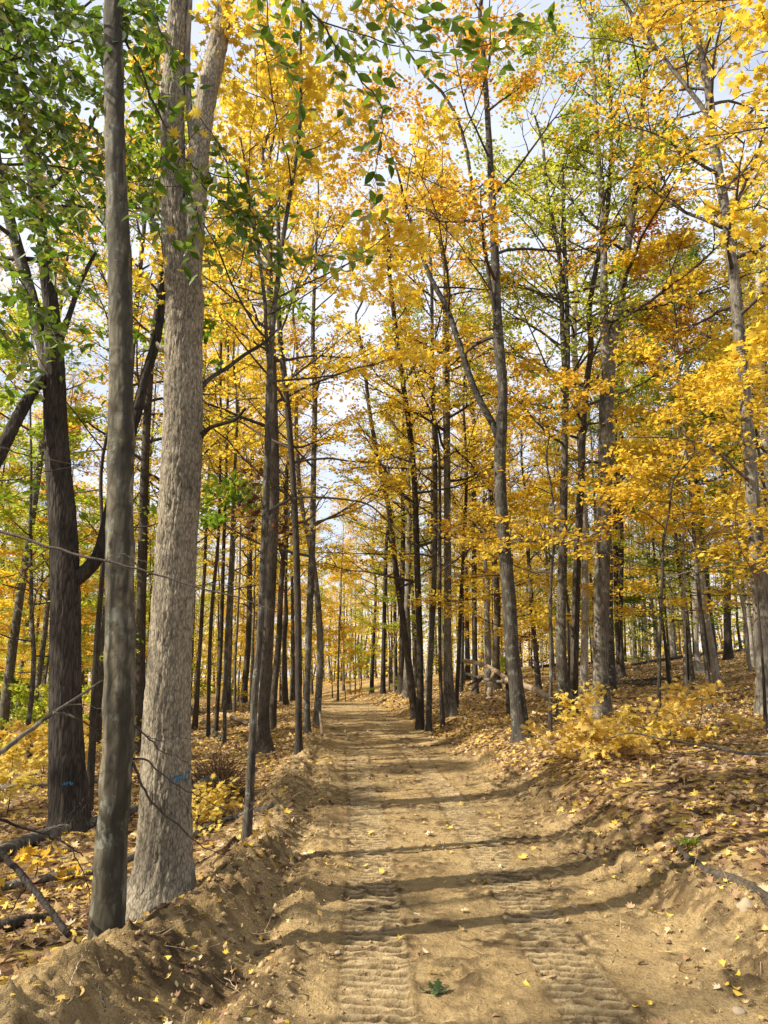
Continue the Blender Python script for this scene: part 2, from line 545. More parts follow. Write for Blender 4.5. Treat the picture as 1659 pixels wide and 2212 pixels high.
def paint_mat(name, c):
    m, t, N, L, out = new_mat(name)
    tc = N('ShaderNodeTexCoord')
    n = N('ShaderNodeTexNoise', i_Scale=60.0, i_Detail=4.0)
    L(tc.outputs['Object'], n.inputs['Vector'])
    r = ramp(N, [(0.38, tuple(x * 0.45 for x in c)), (0.6, c)])
    L(n.outputs['Fac'], r.inputs[0])
    p = N('ShaderNodeBsdfPrincipled', i_Roughness=0.7)
    L(r.outputs[0], p.inputs['Base Color'])
    L(p.outputs[0], out.inputs['Surface'])
    return m

def ground_mat():
    m, t, N, L, out = new_mat('forest_ground')
    tc = N('ShaderNodeTexCoord')
    O = tc.outputs['Object']
    sand = N('ShaderNodeAttribute', attribute_name='sand')
    dk = N('ShaderNodeAttribute', attribute_name='topsoil_groove_shade')
    pr = N('ShaderNodeAttribute', attribute_name='pressed')
    def noise(s, d=6.0, ro=0.6):
        n = N('ShaderNodeTexNoise', i_Scale=s, i_Detail=d, i_Roughness=ro)
        L(O, n.inputs['Vector'])
        return n.outputs['Fac']
    nb, nm, nf = noise(0.9), noise(7.0), noise(70.0, 5.0, 0.7)
    r1 = ramp(N, [(0.3, (.28, .185, .08)), (0.5, (.42, .292, .135)), (0.72, (.56, .415, .21))])
    mixn = N('ShaderNodeMath', operation='MULTIPLY_ADD')
    mixn.inputs[1].default_value = 0.5
    h2 = N('ShaderNodeMath', operation='MULTIPLY')
    h2.inputs[1].default_value = 0.5
    L(nb, h2.inputs[0])
    L(nm, mixn.inputs[0])
    L(h2.outputs[0], mixn.inputs[2])
    L(mixn.outputs[0], r1.inputs[0])
    rf = ramp(N, [(0.28, (.5, .45, .40)), (0.45, (.95, .95, .95)), (0.75, (1.15, 1.13, 1.08))])
    L(nf, rf.inputs[0])
    sm = N('ShaderNodeMix', data_type='RGBA', blend_type='MULTIPLY')
    sm.inputs[0].default_value = 1
    L(r1.outputs[0], sm.inputs[6])
    L(rf.outputs[0], sm.inputs[7])
    pm = N('ShaderNodeMix', data_type='RGBA')
    L(pr.outputs['Fac'], pm.inputs[0])
    L(sm.outputs[2], pm.inputs[6])
    pm.inputs[7].default_value = (.57, .43, .235, 1)
    # dark soil, and shade painted into the tread grooves
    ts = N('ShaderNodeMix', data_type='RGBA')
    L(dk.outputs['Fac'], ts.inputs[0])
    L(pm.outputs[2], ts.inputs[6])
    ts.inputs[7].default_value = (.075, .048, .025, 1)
    # leaf carpet
    vo = N('ShaderNodeTexVoronoi', i_Scale=13.0)
    vm = N('ShaderNodeMapping')
    L(O, vm.inputs[0])
    nv = N('ShaderNodeTexNoise', i_Scale=9.0, i_Detail=2.0)
    L(O, nv.inputs['Vector'])
    mxv = N('ShaderNodeMix', data_type='RGBA', blend_type='ADD')
    mxv.inputs[0].default_value = 0.12
    L(O, mxv.inputs[6])
    L(nv.outputs['Color'], mxv.inputs[7])
    L(mxv.outputs[2], vo.inputs['Vector'])
    sp = N('ShaderNodeSeparateColor')
    L(vo.outputs['Color'], sp.inputs[0])
    lc = ramp(N, [(0.0, (.07, .038, .02)), (.25, (.17, .09, .042)), (.5, (.32, .19, .085)), (.75, (.47, .31, .11)), (.92, (.60, .41, .08)), (1, (.50, .38, .23))])
    L(sp.outputs[0], lc.inputs[0])
    mg = N('ShaderNodeMix', data_type='RGBA')
    L(sand.outputs['Fac'], mg.inputs[0])
    L(lc.outputs[0], mg.inputs[6])
    L(ts.outputs[2], mg.inputs[7])
    # relief
    b1 = N('ShaderNodeBump', i_Strength=0.8, i_Distance=0.03)
    L(nf, b1.inputs['Height'])
    n4 = noise(26.0, 5.0, 0.65)
    b2 = N('ShaderNodeBump', i_Strength=0.8, i_Distance=0.07)
    L(n4, b2.inputs['Height'])
    L(b1.outputs[0], b2.inputs['Normal'])
    p = N('ShaderNodeBsdfPrincipled', i_Roughness=0.95)
    p.inputs['Specular IOR Level'].default_value = 0.1
    L(mg.outputs[2], p.inputs['Base Color'])
    L(b2.outputs[0], p.inputs['Normal'])
    L(p.outputs[0], out.inputs['Surface'])
    return m

# ------------------------------------------------------------------ the ground
def build_ground():
    xs = [np.arange(-2.6, 2.7, 0.023)]
    x, s = 2.7, 0.023
    right = []
    while x < 420:
        s *= 1.085
        x += s
        right.append(x)
    left = []
    x, s = -2.6, 0.023
    while x > -420:
        s *= 1.085
        x -= s
        left.append(x)
    X = np.r_[left[::-1], xs[0], right]
    Y = list(np.arange(-6, 1.6, 0.4)) + list(np.arange(1.6, 2.5, 0.06))
    y = 2.5
    while y < 7:
        Y.append(y); y += 0.013
    while y < 900:
        Y.append(y); y += min(0.013 * (y / 7) ** 2.6, 25)
    Y = np.array(Y)
    gx, gy = np.meshgrid(X, Y)
    fx, fy = gx.ravel(), gy.ravel()
    Z = height(fx, fy)
    u, sand = ground_masks(fx, fy)
    top = np.exp(-(((fx + 0.93) / 0.33) ** 2 + ((fy - 4.0) / 0.30) ** 2)) * 2.6 * noise2(fx * 9, fy * 9, 91)
    top += 0.9 * sstep(0.02, 0.25, fbm(fx * 2.2, fy * 2.2, 4, 33)) * np.exp(-((u - 1.72) / 0.30) ** 2) * sstep(4.5, 6, fy)
    top += 0.35 * sstep(0.12, 0.2, fbm(fx * 3.2, fy * 3.2, 4, 35)) * sand
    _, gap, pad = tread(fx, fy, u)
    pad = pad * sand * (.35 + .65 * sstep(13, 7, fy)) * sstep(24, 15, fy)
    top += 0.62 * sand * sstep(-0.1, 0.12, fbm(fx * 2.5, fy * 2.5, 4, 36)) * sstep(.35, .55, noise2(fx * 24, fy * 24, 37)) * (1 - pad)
    top += 0.80 * gap * (0.55 + 0.45 * noise2(fx * 12, fy * 12, 17)) * sstep(24, 14, fy)  # shade of tread grooves and step faces painted in as dark damp soil
    Z = Z + np.clip(top, 0, 1) * 0.04 * (noise2(fx * 14, fy * 14, 5) - .3) * sstep(30, 12, fy)
    V = np.c_[fx, fy, Z]
    nx, ny = len(X), len(Y)
    i = np.arange(nx * ny).reshape(ny, nx)
    F = np.stack([i[:-1, :-1], i[:-1, 1:], i[1:, 1:], i[1:, :-1]], -1).reshape(-1, 4)
    o = build('ground', [(V, F)], ground_mat(), attrs={'sand': sand, 'topsoil_groove_shade': np.clip(top, 0, 0.9), 'pressed': np.clip(pad * .8, 0, 1)})
    tag(o, 'sandy track pressed with machine tread prints through leaf covered forest floor', kind='structure')
    print('ground faces', len(F))
build_ground()

# ------------------------------------------------------------------ trees
def paths(r, P0, D0, Ln, nseg, wob, up):
    P = [P0]
    d = nrm(D0)
    s = (Ln / nseg)[:, None]
    for i in range(nseg):
        d = nrm(d + r.normal(0, wob, d.shape) + np.array([0, 0, up]))
        P.append(P[-1] + d * s)
    return np.stack(P, 1)

def along(P, t):
    """P (B,n,3), t (B,) in 0..1 -> point, tangent"""
    n = P.shape[1]
    f = np.clip(t, 0, 0.9999) * (n - 1)
    i = f.astype(int)
    w = (f - i)[:, None]
    k = np.arange(len(P))
    a, b = P[k, i], P[k, i + 1]
    return a * (1 - w) + b * w, nrm(b - a)

def children_of(r, P, Ln, m, t0, lo, hi, side, zj, wob, up, nseg):
    B = len(P)
    par = np.repeat(np.arange(B), m)
    t = (t0 + (1 - t0) * (np.tile(np.arange(m), B) + r.random(B * m)) / m)
    p, tan = along(P[par], t)
    sd = nrm(np.cross(tan, np.array([0, 0, 1.0])) + r.normal(0, 0.05, tan.shape))
    sg = np.where((np.tile(np.arange(m), B) + par) % 2, 1.0, -1.0)[:, None]
    D = tan * 0.75 + sd * sg * side + np.array([0, 0, 1.0]) * r.normal(0, zj, (len(par), 1))
    L2 = Ln[par] * (1.08 - 0.6 * t) * r.uniform(lo, hi, len(par))
    return paths(r, p, D, L2, nseg, wob, up), L2, par

def grow(r, tp, tr, h0=5, n=18, l0=3.2, l1=1.2, e0=25, e1=60, up=0.04, sub=5, tw=4, nl=12, zj=0.25, sp=0.12, side=0.85, az=None, rad=0.45):
    """branches on a trunk polyline -> (tube parts, leaf positions, clump value)"""
    zt = tp[:, 2]
    top = zt[-1]
    t = (np.arange(n) + r.random(n)) / n
    hh = h0 + (top - 0.15 - h0) * t
    p = np.stack([np.interp(hh, zt, tp[:, c]) for c in range(3)], -1)
    tr_ = np.interp(hh, zt, tr)
    a = np.arange(n) * 2.39996 + r.uniform(0, 6.28) + r.normal(0, 0.35, n)
    if az is not None:
        a = R(az[0]) + (R(az[1]) - R(az[0])) * r.random(n)
    e = R(e0) + (R(e1) - R(e0)) * t + r.normal(0, 0.12, n)
    D = np.stack([np.cos(a) * np.cos(e), np.sin(a) * np.cos(e), np.sin(e)], -1)
    Ln = (l0 + (l1 - l0) * t) * r.uniform(0.65, 1.2, n)
    A = paths(r, p, D, Ln, 7, 0.11, up)
    ra = np.minimum(tr_ * rad, 0.018 * Ln + 0.006)
    RA = ra[:, None] * np.linspace(1, 0.22, 8)[None]
    Bp, LB, pa = children_of(r, A, Ln, sub, 0.22, 0.32, 0.55, side, zj, 0.13, 0.01, 4)
    rb = np.maximum(ra[pa] * 0.4, 0.0035)
    RB = rb[:, None] * np.linspace(1, 0.35, 5)[None]
    Cp, LC, pb = children_of(r, Bp, LB, tw, 0.2, 0.35, 0.65, side, zj, 0.16, 0.0, 2)
    rc = np.maximum(rb[pb] * 0.5, 0.0022)
    RC = rc[:, None] * np.linspace(1, 0.4, 3)[None]
    par = np.repeat(np.arange(len(Cp)), nl)
    q, tan = along(Cp[par], r.uniform(0.1, 1.0, len(par)))
    sd = nrm(np.cross(tan, np.array([0, 0, 1.0])))
    q = q + sd * r.normal(0, sp, (len(par), 1)) + r.normal(0, 0.035, (len(par), 3)) + tan * r.normal(0, 0.04, (len(par), 1))
    q[:, 2] -= 0.03
    cl = r.random(len(Bp))[pb][par] * 0.5 + r.random(n)[pa][pb][par] * 0.5
    return (A, RA), (Bp, RB), (Cp, RC), q, cl

def branch_parts(g, k=(6, 4, 3)):
    out = []
    for (P, Rr), kk in zip(g[:3], k):
        out.append(tubes(P, Rr, kk))
    return out

def trunk_line(r, H, lean=0.03, wob=0.05, n=14):
    z = np.linspace(-0.12, H, n)
    dx, dy = r.normal(0, lean, 2)
    x = dx * z + np.cumsum(r.normal(0, wob, n)) * 0.5
    y = dy * z + np.cumsum(r.normal(0, wob, n)) * 0.5
    x, y = x - x[0], y - y[0]
    return np.stack([x, y, z], -1)

def trunk_radius(z, H, r0, flare=0.45):
    t = np.clip(z / H, 0, 1)
    return r0 * ((1 - t) ** 0.8 * 0.93 + 0.07) * (1 + flare * np.exp(-np.maximum(z, 0) / 0.22))

def make_proto(seed, kind):
    r = np.random.default_rng(seed)
    if kind == 'tall':
        H = r.uniform(15, 19); r0 = r.uniform(0.10, 0.16); h0 = H * r.uniform(.32, .44)
        spec = dict(h0=h0, n=26, l0=3.2, l1=1.3, e0=15, e1=62, up=0.045, sub=7, tw=5, nl=14, sp=.18)
        size = 0.125
    elif kind == 'slim':
        H = r.uniform(10, 14); r0 = r.uniform(0.045, 0.075); h0 = H * r.uniform(.35, .5)
        spec = dict(h0=h0, n=20, l0=2.2, l1=0.8, e0=20, e1=60, up=0.045, sub=6, tw=4, nl=14, sp=.16)
        size = 0.12
    elif kind == 'under':
        H = r.uniform(6.5, 9.5); r0 = r.uniform(0.035, 0.055); h0 = r.uniform(1.6, 2.6)
        spec = dict(h0=h0, n=20, l0=2.6, l1=0.9, e0=2, e1=45, up=0.012, sub=8, tw=5, nl=14, zj=0.10, sp=.16)
        size = 0.12
    elif kind == 'shrub':
        H = r.uniform(1.8, 3.0); r0 = 0.014; h0 = 0.4
        spec = dict(h0=h0, n=14, l0=1.2, l1=0.5, e0=5, e1=50, up=0.01, sub=5, tw=3, nl=10, zj=0.15, sp=.08)
        size = 0.11
    elif kind == 'bare':
        H = r.uniform(12, 17); r0 = r.uniform(0.06, 0.11); h0 = H * .35
        spec = dict(h0=h0, n=20, l0=2.4, l1=0.8, e0=35, e1=68, up=0.06, sub=6, tw=4, nl=3)
        size = 0.11
    tp = trunk_line(r, H, 0.02 if kind != 'shrub' else .15, 0.05)
    tr = trunk_radius(tp[:, 2], H, r0)
    g = grow(r, tp, tr, **spec)
    Pt = resample(np.c_[tp, tr], 22)
    tm = build('trunk', [tubes(Pt[None, :, :3], Pt[None, :, 3], 10, (1, 0.1, 0))], BK['grey'], mesh_only=True)
    bm = build('branches', branch_parts(g, (5, 3, 3)), BK['twig'], mesh_only=True)
    q = g[3]
    keep = r.random(len(q)) < (0.16 + 0.84 * (noise3(q[:, 0] * .8, q[:, 1] * .8, q[:, 2] * .9, seed) > 0.47))
    q = q[keep]
    cm = leaf_mesh('crown', r, q, size * r.uniform(.75, 1.2, len(q)), 0.45, LM['yellow'], clump=g[4][keep], mesh_only=True)
    return tm, bm, cm, H, r0

PROTO = {}
for k, n in (('tall', 6), ('slim', 5), ('under', 6), ('shrub', 3), ('bare', 3)):
    PROTO[k] = [make_proto(100 + 17 * i + len(k) * 1000, k) for i in range(n)]

def place_tree(kind, var, loc, rz, sc, bark, leaf, name, label, cat, group, sz=None):
    tm, bm, cm, H, r0 = PROTO[kind][var % len(PROTO[kind])]
    t = thing(name, loc, label, cat, group, rz)
    t.scale = (sc, sc, sz or sc)
    for nm, me, mat in (('trunk', tm, BK[bark]), ('branches', bm, BK['twig']), ('crown', cm, LM[leaf])):
        o = link(nm, me, t)
        if mat is not me.materials[0]:
            o.material_slots[0].link = 'OBJECT'
            o.material_slots[0].material = mat
        if nm != 'trunk':
            o['kind'] = 'stuff'
    return t

def px_line(pts, Y, dY=None):
    """pixel polyline at distance Y (optionally drifting in depth) -> world points"""
    out = []
    for i, (px, py) in enumerate(pts):
        yy = Y + (dY[i] if dY is not None else 0)
        out.append(at(px, py, yy))
    return np.array(out)

def px_rad(ws, Y):
    return np.array(ws, float) * 0.5 * Y / FPX * 0.985

def rough_bark(V, n_rows, k, cx, amp, fa, fz, seed, mode='ridge'):
    """push a tube's vertices along their radial direction with bark relief"""
    V = V.reshape(n_rows, k, 3)
    d = V - cx[:, None]
    rad = np.linalg.norm(d, axis=-1, keepdims=True)
    dn = d / np.maximum(rad, 1e-6)
    th = dn
    sc = fa
    if mode == 'ridge':
        bend = noise3(th[..., 0] * 5, th[..., 1] * 5, V[..., 2] * 9, seed + 5) - 0.5
        lift_ = noise3(th[..., 0] * 9, th[..., 1] * 9, V[..., 2] * 14, seed + 6) - 0.5
        n1 = noise3(th[..., 0] * sc + bend * 1.6, th[..., 1] * sc + bend * 1.6, V[..., 2] * fz + lift_ * 2.2, seed)
        n2 = noise3(th[..., 0] * sc * 2.3 + 7, th[..., 1] * sc * 2.3, V[..., 2] * fz * 2.4 + lift_, seed + 1)
        n3 = noise3(th[..., 0] * sc * 3.5, th[..., 1] * sc * 3.5, V[..., 2] * fz * 7, seed + 2)
        rel = sstep(0.0, 0.16, np.abs(n1 - .5)) * 0.75 + sstep(0.02, 0.2, np.abs(n2 - .5)) * 0.35 + (n3 - .5) * 0.5
        rel = rel - 0.3
    else:
        n1 = noise3(th[..., 0] * 1.6, th[..., 1] * 1.6, V[..., 2] * 2.4, seed)
        n2 = noise3(th[..., 0] * 7, th[..., 1] * 7, V[..., 2] * 16, seed + 1)
        n3 = noise3(th[..., 0] * 7, th[..., 1] * 7, V[..., 2] * 7, seed + 2)
        ring = noise3(th[..., 0] * 1.5, th[..., 1] * 1.5, V[..., 2] * 34, seed + 3)
        foot = sstep(1.5, 0.5, V[..., 2])
        rel = (n1 - .5) * 1.6 + np.maximum(n2 - .66, 0) * 2.5 + np.maximum(ring - .7, 0) * 1.2 - foot * (1 - sstep(0.0, 0.12, np.abs(n3 - .5))) * .9
        kr = np.random.default_rng(seed)
        for _ in range(34):
            ka, kz, ks = kr.uniform(0, 6.28), kr.uniform(.2, 7), kr.uniform(.03, .09)
            ang = np.arccos(np.clip(th[..., 0] * math.cos(ka) + th[..., 1] * math.sin(ka), -1, 1))
            q = (ang * .1 / ks) ** 2 + ((V[..., 2] - kz) / (ks * .8)) ** 2
            rel = rel + 1.5 * np.exp(-q) - 1.9 * np.exp(-q * 7) * (ks > .05)
    V = V + dn * (rel - 0.3)[..., None] * amp
    return V.reshape(-1, 3)

def hero(name, label, cat, base, pts, ws, Y, bark='grey', leaf='yellow', top=17.0, k=14, n=40, limbs=(), spec=None, seed=1,
         relief=None, templ='kite', size=0.118, flare=None, group=None, below=None):
    if Y < 9 and templ == 'kite':
        templ = 'maple'
        size = size * .9
    """a traced tree: trunk polyline given in photograph pixels at distance Y"""
    r = np.random.default_rng(seed)
    L = px_line(pts, Y)
    w = px_rad(ws, Y)
    b = np.array([L[0][0], Y, hz(L[0][0], Y)])
    # drop the foot to the ground
    L[0][2] = min(L[0][2], b[2] - 0.05) if base else L[0][2]
    # continue above the frame
    if L[-1][2] < top:
        d = nrm(L[-1] - L[-2])
        d = nrm(d + np.array([0, 0, 0.4]))
        m = 4
        h = (top - L[-1][2]) / d[2]
        ext = [L[-1] + d * h * (i + 1) / m + np.r_[r.normal(0, 0.15, 2), 0] for i in range(m)]
        we = [w[-1] * (1 - 0.92 * (i + 1) / m) for i in range(m)]
        L = np.r_[L, ext]
        w = np.r_[w, we]
    loc = np.array([L[0][0], L[0][1], b[2]])
    T = thing(name, loc, label, cat, group)
    P = np.c_[L - loc, w]
    Q = resample(P, n)
    Q[:, 3] = np.maximum(Q[:, 3], 0.004)
    if flare:
        zz = np.maximum(Q[:, 2], 0)
        Q[:, 3] *= 1 + flare * np.exp(-zz / 0.16)
    V, F = tubes(Q[None, :, :3], Q[None, :, 3], k, (1, 0.1, 0))
    if relief:
        V = rough_bark(V, n, k, Q[:, :3], seed=seed, **relief)
    va = None
    if bark == 'beech':
        VV = V.reshape(n, k, 3) - Q[:, None, :3]
        az_ = np.degrees(np.arctan2(VV[..., 1], VV[..., 0]))
        zz_ = V.reshape(n, k, 3)[..., 2]
        mid = -42 + 16 * (noise2(zz_ * 1.1, zz_ * 0 + 4, 3) - .5)
        wid = 11 + 26 * (noise2(zz_ * 1.7, zz_ * 0 + 9, 8) - .35)
        edge_ = 40 * (noise3(VV[..., 0] * 40, VV[..., 1] * 40, zz_ * 14, 6) - .5)
        sc_ = sstep(6, -4, np.abs(az_ - mid) - wid - edge_)
        dirn = nrm(VV)
        rough = noise3(VV[..., 0] * 90, VV[..., 1] * 90, zz_ * 30, 12) - .5
        V = (V.reshape(n, k, 3) + dirn * (sc_ * (.004 + .026 * rough))[..., None]).reshape(-1, 3)
        va = {'scar': (sc_ * (.78 + .4 * rough)).clip(0, 1).ravel()}
    tr = build('trunk', [(V, F)], BK[bark], T, attrs=va)
    lines = [(Q[:, :3], Q[:, 3])]
    for lb in limbs:
        LL = px_line(lb['pts'], Y, lb.get('dY')) - loc
        lw = px_rad(lb['ws'], Y)
        if lb.get('ext'):
            d = nrm(nrm(LL[-1] - LL[-2]) + np.array([0, 0, 0.3]))
            ee = [LL[-1] + d * lb['ext'] * (i + 1) / 3 + np.r_[r.normal(0, 0.1, 2), 0] for i in range(3)]
            LL = np.r_[LL, ee]
            lw = np.r_[lw, [lw[-1] * (1 - 0.9 * (i + 1) / 3) for i in range(3)]]
        LQ = resample(np.c_[LL, lw], lb.get('n', 18))
        LQ[:, 3] = np.maximum(LQ[:, 3], 0.003)
        kk = lb.get('k', 10)
        LV, LF = tubes(LQ[None, :, :3], LQ[None, :, 3], kk, (1, 0.1, 0.05))
        if relief and lb.get('k', 10) >= 20:
            LV = rough_bark(LV, len(LQ), kk, LQ[:, :3], seed=seed + 3, **relief)
        lo = build(lb.get('name', 'limb'), [(LV, LF)], BK[lb.get('bark', bark)], T)
        if lb.get('label'):
            lo['label'] = lb['label']
        if lb.get('grow', True) and LQ[-1, 2] - LQ[0, 2] > 1.0:
            lines.append((LQ[:, :3], LQ[:, 3]))
    if spec is not None:
        tub, qs, cs = [], [], []
        for i, (tp, tr_) in enumerate(lines):
            sp_ = dict(spec)
            if i:
                sp_['n'] = max(3, int(spec.get('n', 18) * 0.45))
                sp_['h0'] = max(spec['h0'], tp[0, 2] + 0.4)
                if sp_['h0'] > tp[-1, 2] - 0.3:
                    continue
            o = np.argsort(tp[:, 2])
            g = grow(r, tp[o], tr_[o], **sp_)
            tub += branch_parts(g, (6, 4, 3))
            qs.append(g[3]); cs.append(g[4])
        q, c = np.concatenate(qs), np.concatenate(cs)
        keep = r.random(len(q)) < (0.18 + 0.82 * (noise3(q[:, 0] * .9, q[:, 1] * .9, q[:, 2], seed) > 0.46))
        bo = build('branches', tub, BK['twig'], T)
        bo['kind'] = 'stuff'
        co = leaf_mesh('crown', r, q[keep], size * r.uniform(.7, 1.2, keep.sum()), 0.5 if Y > 9 else .95, LM[leaf], T, templ, clump=c[keep], fold=.45, curl=.5)
        co['kind'] = 'stuff'
    return T, loc

TALL = dict(h0=5.6, n=24, l0=3.2, l1=1.3, e0=12, e1=60, up=0.04, sub=6, tw=5, nl=13, sp=.17)
SLIM = dict(h0=3.6, n=18, l0=2.7, l1=1.1, e0=10, e1=60, up=0.035, sub=6, tw=4, nl=14, sp=.15)

# --- grey beech in the left foreground, its green sprays hang over the picture's top
beech, beech_loc = hero('beech_tree', 'smooth grey beech on the sandy berm at left, with drooping green leaved branches', 'tree', True,
    [(232, 2010), (234, 1960), (241, 1825), (255, 1625), (259, 1437), (258, 1187), (262, 937), (262, 737), (261, 640), (258, 550), (252, 400), (246, 150), (246, 0)],
    [76, 70, 64, 65, 62, 60, 57, 55, 56, 54, 49, 48, 48], 4.4, 'beech', top=12.5, k=36, n=220, seed=3, relief=dict(amp=0.010, fa=3, fz=3, mode='smooth'))

# --- big oak with the blue band
oak, oak_loc = hero('oak_tree', 'thick pale barked oak with blue paint band, forking high up', 'tree', True,
    [(346, 1965), (347, 1930), (353, 1870), (357, 1775), (360, 1575), (366, 1437), (381, 1187), (395, 937), (397, 737), (399, 640), (386, 540), (376, 400), (372, 250), (385, 0)],
    [185, 146, 116, 104, 95, 88, 84, 85, 82, 84, 72, 58, 54, 42], 5.3, 'oak', 'amber', top=15, k=110, n=420, seed=5,
    relief=dict(amp=0.020, fa=8, fz=11),
    limbs=[dict(pts=[(404, 660), (412, 560), (424, 400), (438, 250), (470, 100), (490, -10)], ws=[50, 52, 48, 48, 45, 38], k=40, n=110, ext=4.0),
           dict(pts=[(414, 300), (406, 200), (404, 120), (410, 0)], ws=[16, 17, 16, 14], ext=3.0, bark='pale'),
           dict(name='dead_branch', pts=[(430, 945), (452, 925), (480, 915), (510, 905), (530, 882)], ws=[16, 10, 9, 8, 5], bark='dark', grow=False, k=7, dY=[0, -.05, -.1, -.15, -.2], label='short dark broken branch stub'),
           dict(name='dead_branch', pts=[(432, 840), (450, 820), (490, 795), (530, 765), (570, 740), (600, 712)], ws=[16, 11, 10, 9, 7, 3], bark='dark', grow=False, k=7, dY=[0, .05, .15, .25, .35, .45]),
           dict(name='branch_stub', pts=[(362, 755), (348, 752), (338, 740)], ws=[20, 16, 7], grow=False, k=8)],
    spec=dict(h0=10.0, n=9, l0=2.6, l1=1.2, e0=25, e1=60, up=0.04, sub=5, tw=4, nl=9), size=0.11)

# --- dark furrowed tree behind them
darkt, dark_loc = hero('dark_tree', 'dark furrowed forked tree at left with a drooping heavy side limb', 'tree', True,
    [(150, 1815), (150, 1775), (146, 1680), (142, 1575), (141, 1437), (141, 1260), (136, 1137), (121, 937), (117, 800), (112, 680), (100, 580), (80, 450), (58, 300), (28, 150), (5, 60)],
    [110, 86, 74, 66, 63, 60, 58, 50, 46, 34, 32, 28, 24, 21, 20], 8.0, 'dark', 'lime2', top=14, k=72, n=240, seed=7, templ='ovate',
    relief=dict(amp=0.013, fa=8, fz=7),
    limbs=[dict(pts=[(108, 830), (98, 770), (80, 690), (50, 580), (28, 500), (5, 400), (-15, 300)], ws=[34, 30, 28, 26, 25, 22, 20], k=24, n=60, ext=3, bark='grey'),
           dict(pts=[(118, 800), (90, 822), (45, 890), (0, 980), (-30, 1035)], ws=[22, 22, 25, 26, 27], dY=[0, -.1, -.25, -.4, -.5], k=24, n=50, grow=False),
           dict(pts=[(150, 1262), (180, 1238), (210, 1205), (230, 1140), (250, 1050), (290, 912), (318, 800), (338, 737), (352, 620), (356, 560)], ws=[36, 32, 29, 27, 25, 23, 21, 19, 15, 12], dY=[0, 0, .05, .1, .15, .2, .3, .4, .5, .6], k=24, n=70),
           dict(name='dead_limb', pts=[(128, 745), (150, 680), (172, 615), (206, 545)], ws=[15, 14, 12, 9], k=8, grow=False, dY=[0, .1, .2, .3])],
    spec=dict(h0=6.0, n=12, l0=2.8, l1=1.2, e0=15, e1=60, up=0.03, sub=5, tw=4, nl=10), size=0.12)

H = []
def trunkA(label, pts, ws, bark='grey', leaf='yellow', Y=None, top=15, spec=SLIM, name='slender_tree', cat='tree', limbs=(), **k):
    hit = ground_hit(*pts[0])
    Yh = Y or float(hit[1])
    H.append((label, round(Yh, 1)))
    sp_ = dict(spec) if spec else None
    if sp_ and 'n_' in k:
        sp_['n'] = k.pop('n_')
    return hero(name, label, cat, True, pts, ws, Yh, bark, leaf, top=top, limbs=limbs, spec=sp_, seed=1000 + len(H) * 13, flare=k.pop('flare', 0.3), **k)

ftree, f_loc = trunkA('slim knobbly grey tree rooted in the berm just right of the big oak',
       [(530, 1832), (537, 1750), (544, 1625), (552, 1475), (556, 1437), (570, 1187), (578, 987), (584, 787), (590, 700), (610, 525), (630, 400), (646, 300), (650, 180), (652, 20)],
       [20, 18, 17, 15, 15, 16, 16, 15, 12, 11, 10, 9, 8, 6], Y=6.4, top=11, spec=dict(SLIM, h0=3.6, n=15, l0=1.9), n=60, size=0.11,
       limbs=[dict(pts=[(583, 800), (576, 740), (572, 650), (560, 560), (540, 420), (520, 300)], ws=[10, 9, 9, 8, 7, 5]),
              dict(name='bare_branch', pts=[(576, 1115), (600, 1092), (645, 1075), (700, 1075), (760, 1081), (800, 1092), (840, 1128), (890, 1170), (985, 1215)], ws=[9, 7, 6, 5.5, 5, 4.5, 3.5, 3, 2], grow=False, k=6, dY=[0, .1, .3, .5, .7, .9, 1.1, 1.3, 1.6], n=30)])
trunkA('brown straight trunk close behind the slim knobbly tree', [(571, 1625), (569, 1580), (576, 1437), (589, 1187), (594, 1040), (592, 900), (588, 737), (583, 600), (580, 400)], [38, 27, 25, 22, 21, 18, 16, 14, 11], 'brown', spec=TALL, top=15)
trunkA('dark straight trunk at the edge of the left berm', [(645, 1632), (645, 1580), (645, 1437), (640, 1187), (630, 987), (617, 837), (606, 737), (600, 600), (598, 450)], [18, 15, 15, 15, 14, 14, 13, 11, 9], 'brown', spec=SLIM, top=13)
trunkA('straight grey trunk paired closely with the bent one at the berm', [(664, 1585), (663, 1520), (665, 1437), (674, 1187), (678, 987), (680, 837), (676, 737), (680, 600)], [15, 13, 14, 15, 12, 12, 10, 8], 'grey', spec=SLIM)
trunkA('bent pale trunk beside the left edge of the track', [(684, 1568), (688, 1500), (692, 1437), (690, 1345), (684, 1277), (672, 1187), (655, 1110), (645, 1030), (640, 900), (642, 760)], [17, 15, 15, 14, 13, 13, 11, 10, 8, 7], 'log', spec=SLIM)
trunkA('slim pole left of three standing by the fallen branch', [(450, 1592), (452, 1437), (460, 1287), (470, 1187), (476, 937), (478, 737)], [8, 8, 8, 7, 6, 5], 'brown', spec=SLIM, k=8)
trunkA('middle slim pole of three standing by the fallen branch', [(466, 1580), (475, 1437), (483, 1187), (488, 1037), (492, 850)], [9, 9, 8, 7, 6], 'brown', spec=SLIM, k=8)
trunkA('nearest slim pole of three, beyond the root heap', [(485, 1608), (487, 1437), (500, 1187), (506, 1037), (512, 900)], [8, 8, 8, 7, 6], 'grey', spec=SLIM, k=8)
trunkA('thin dark trunk in the low wood left of the brown trunk', [(524, 1520), (533, 1437), (540, 1160), (545, 950)], [14, 13, 11, 8], 'brown', spec=SLIM, k=8)
trunkA('thin trunk half hidden between the oak and the beech', [(302, 1625), (303, 1437), (308, 1187), (316, 937), (330, 737), (345, 560)], [24, 21, 20, 18, 14, 10], 'brown', 'lime', spec=TALL)
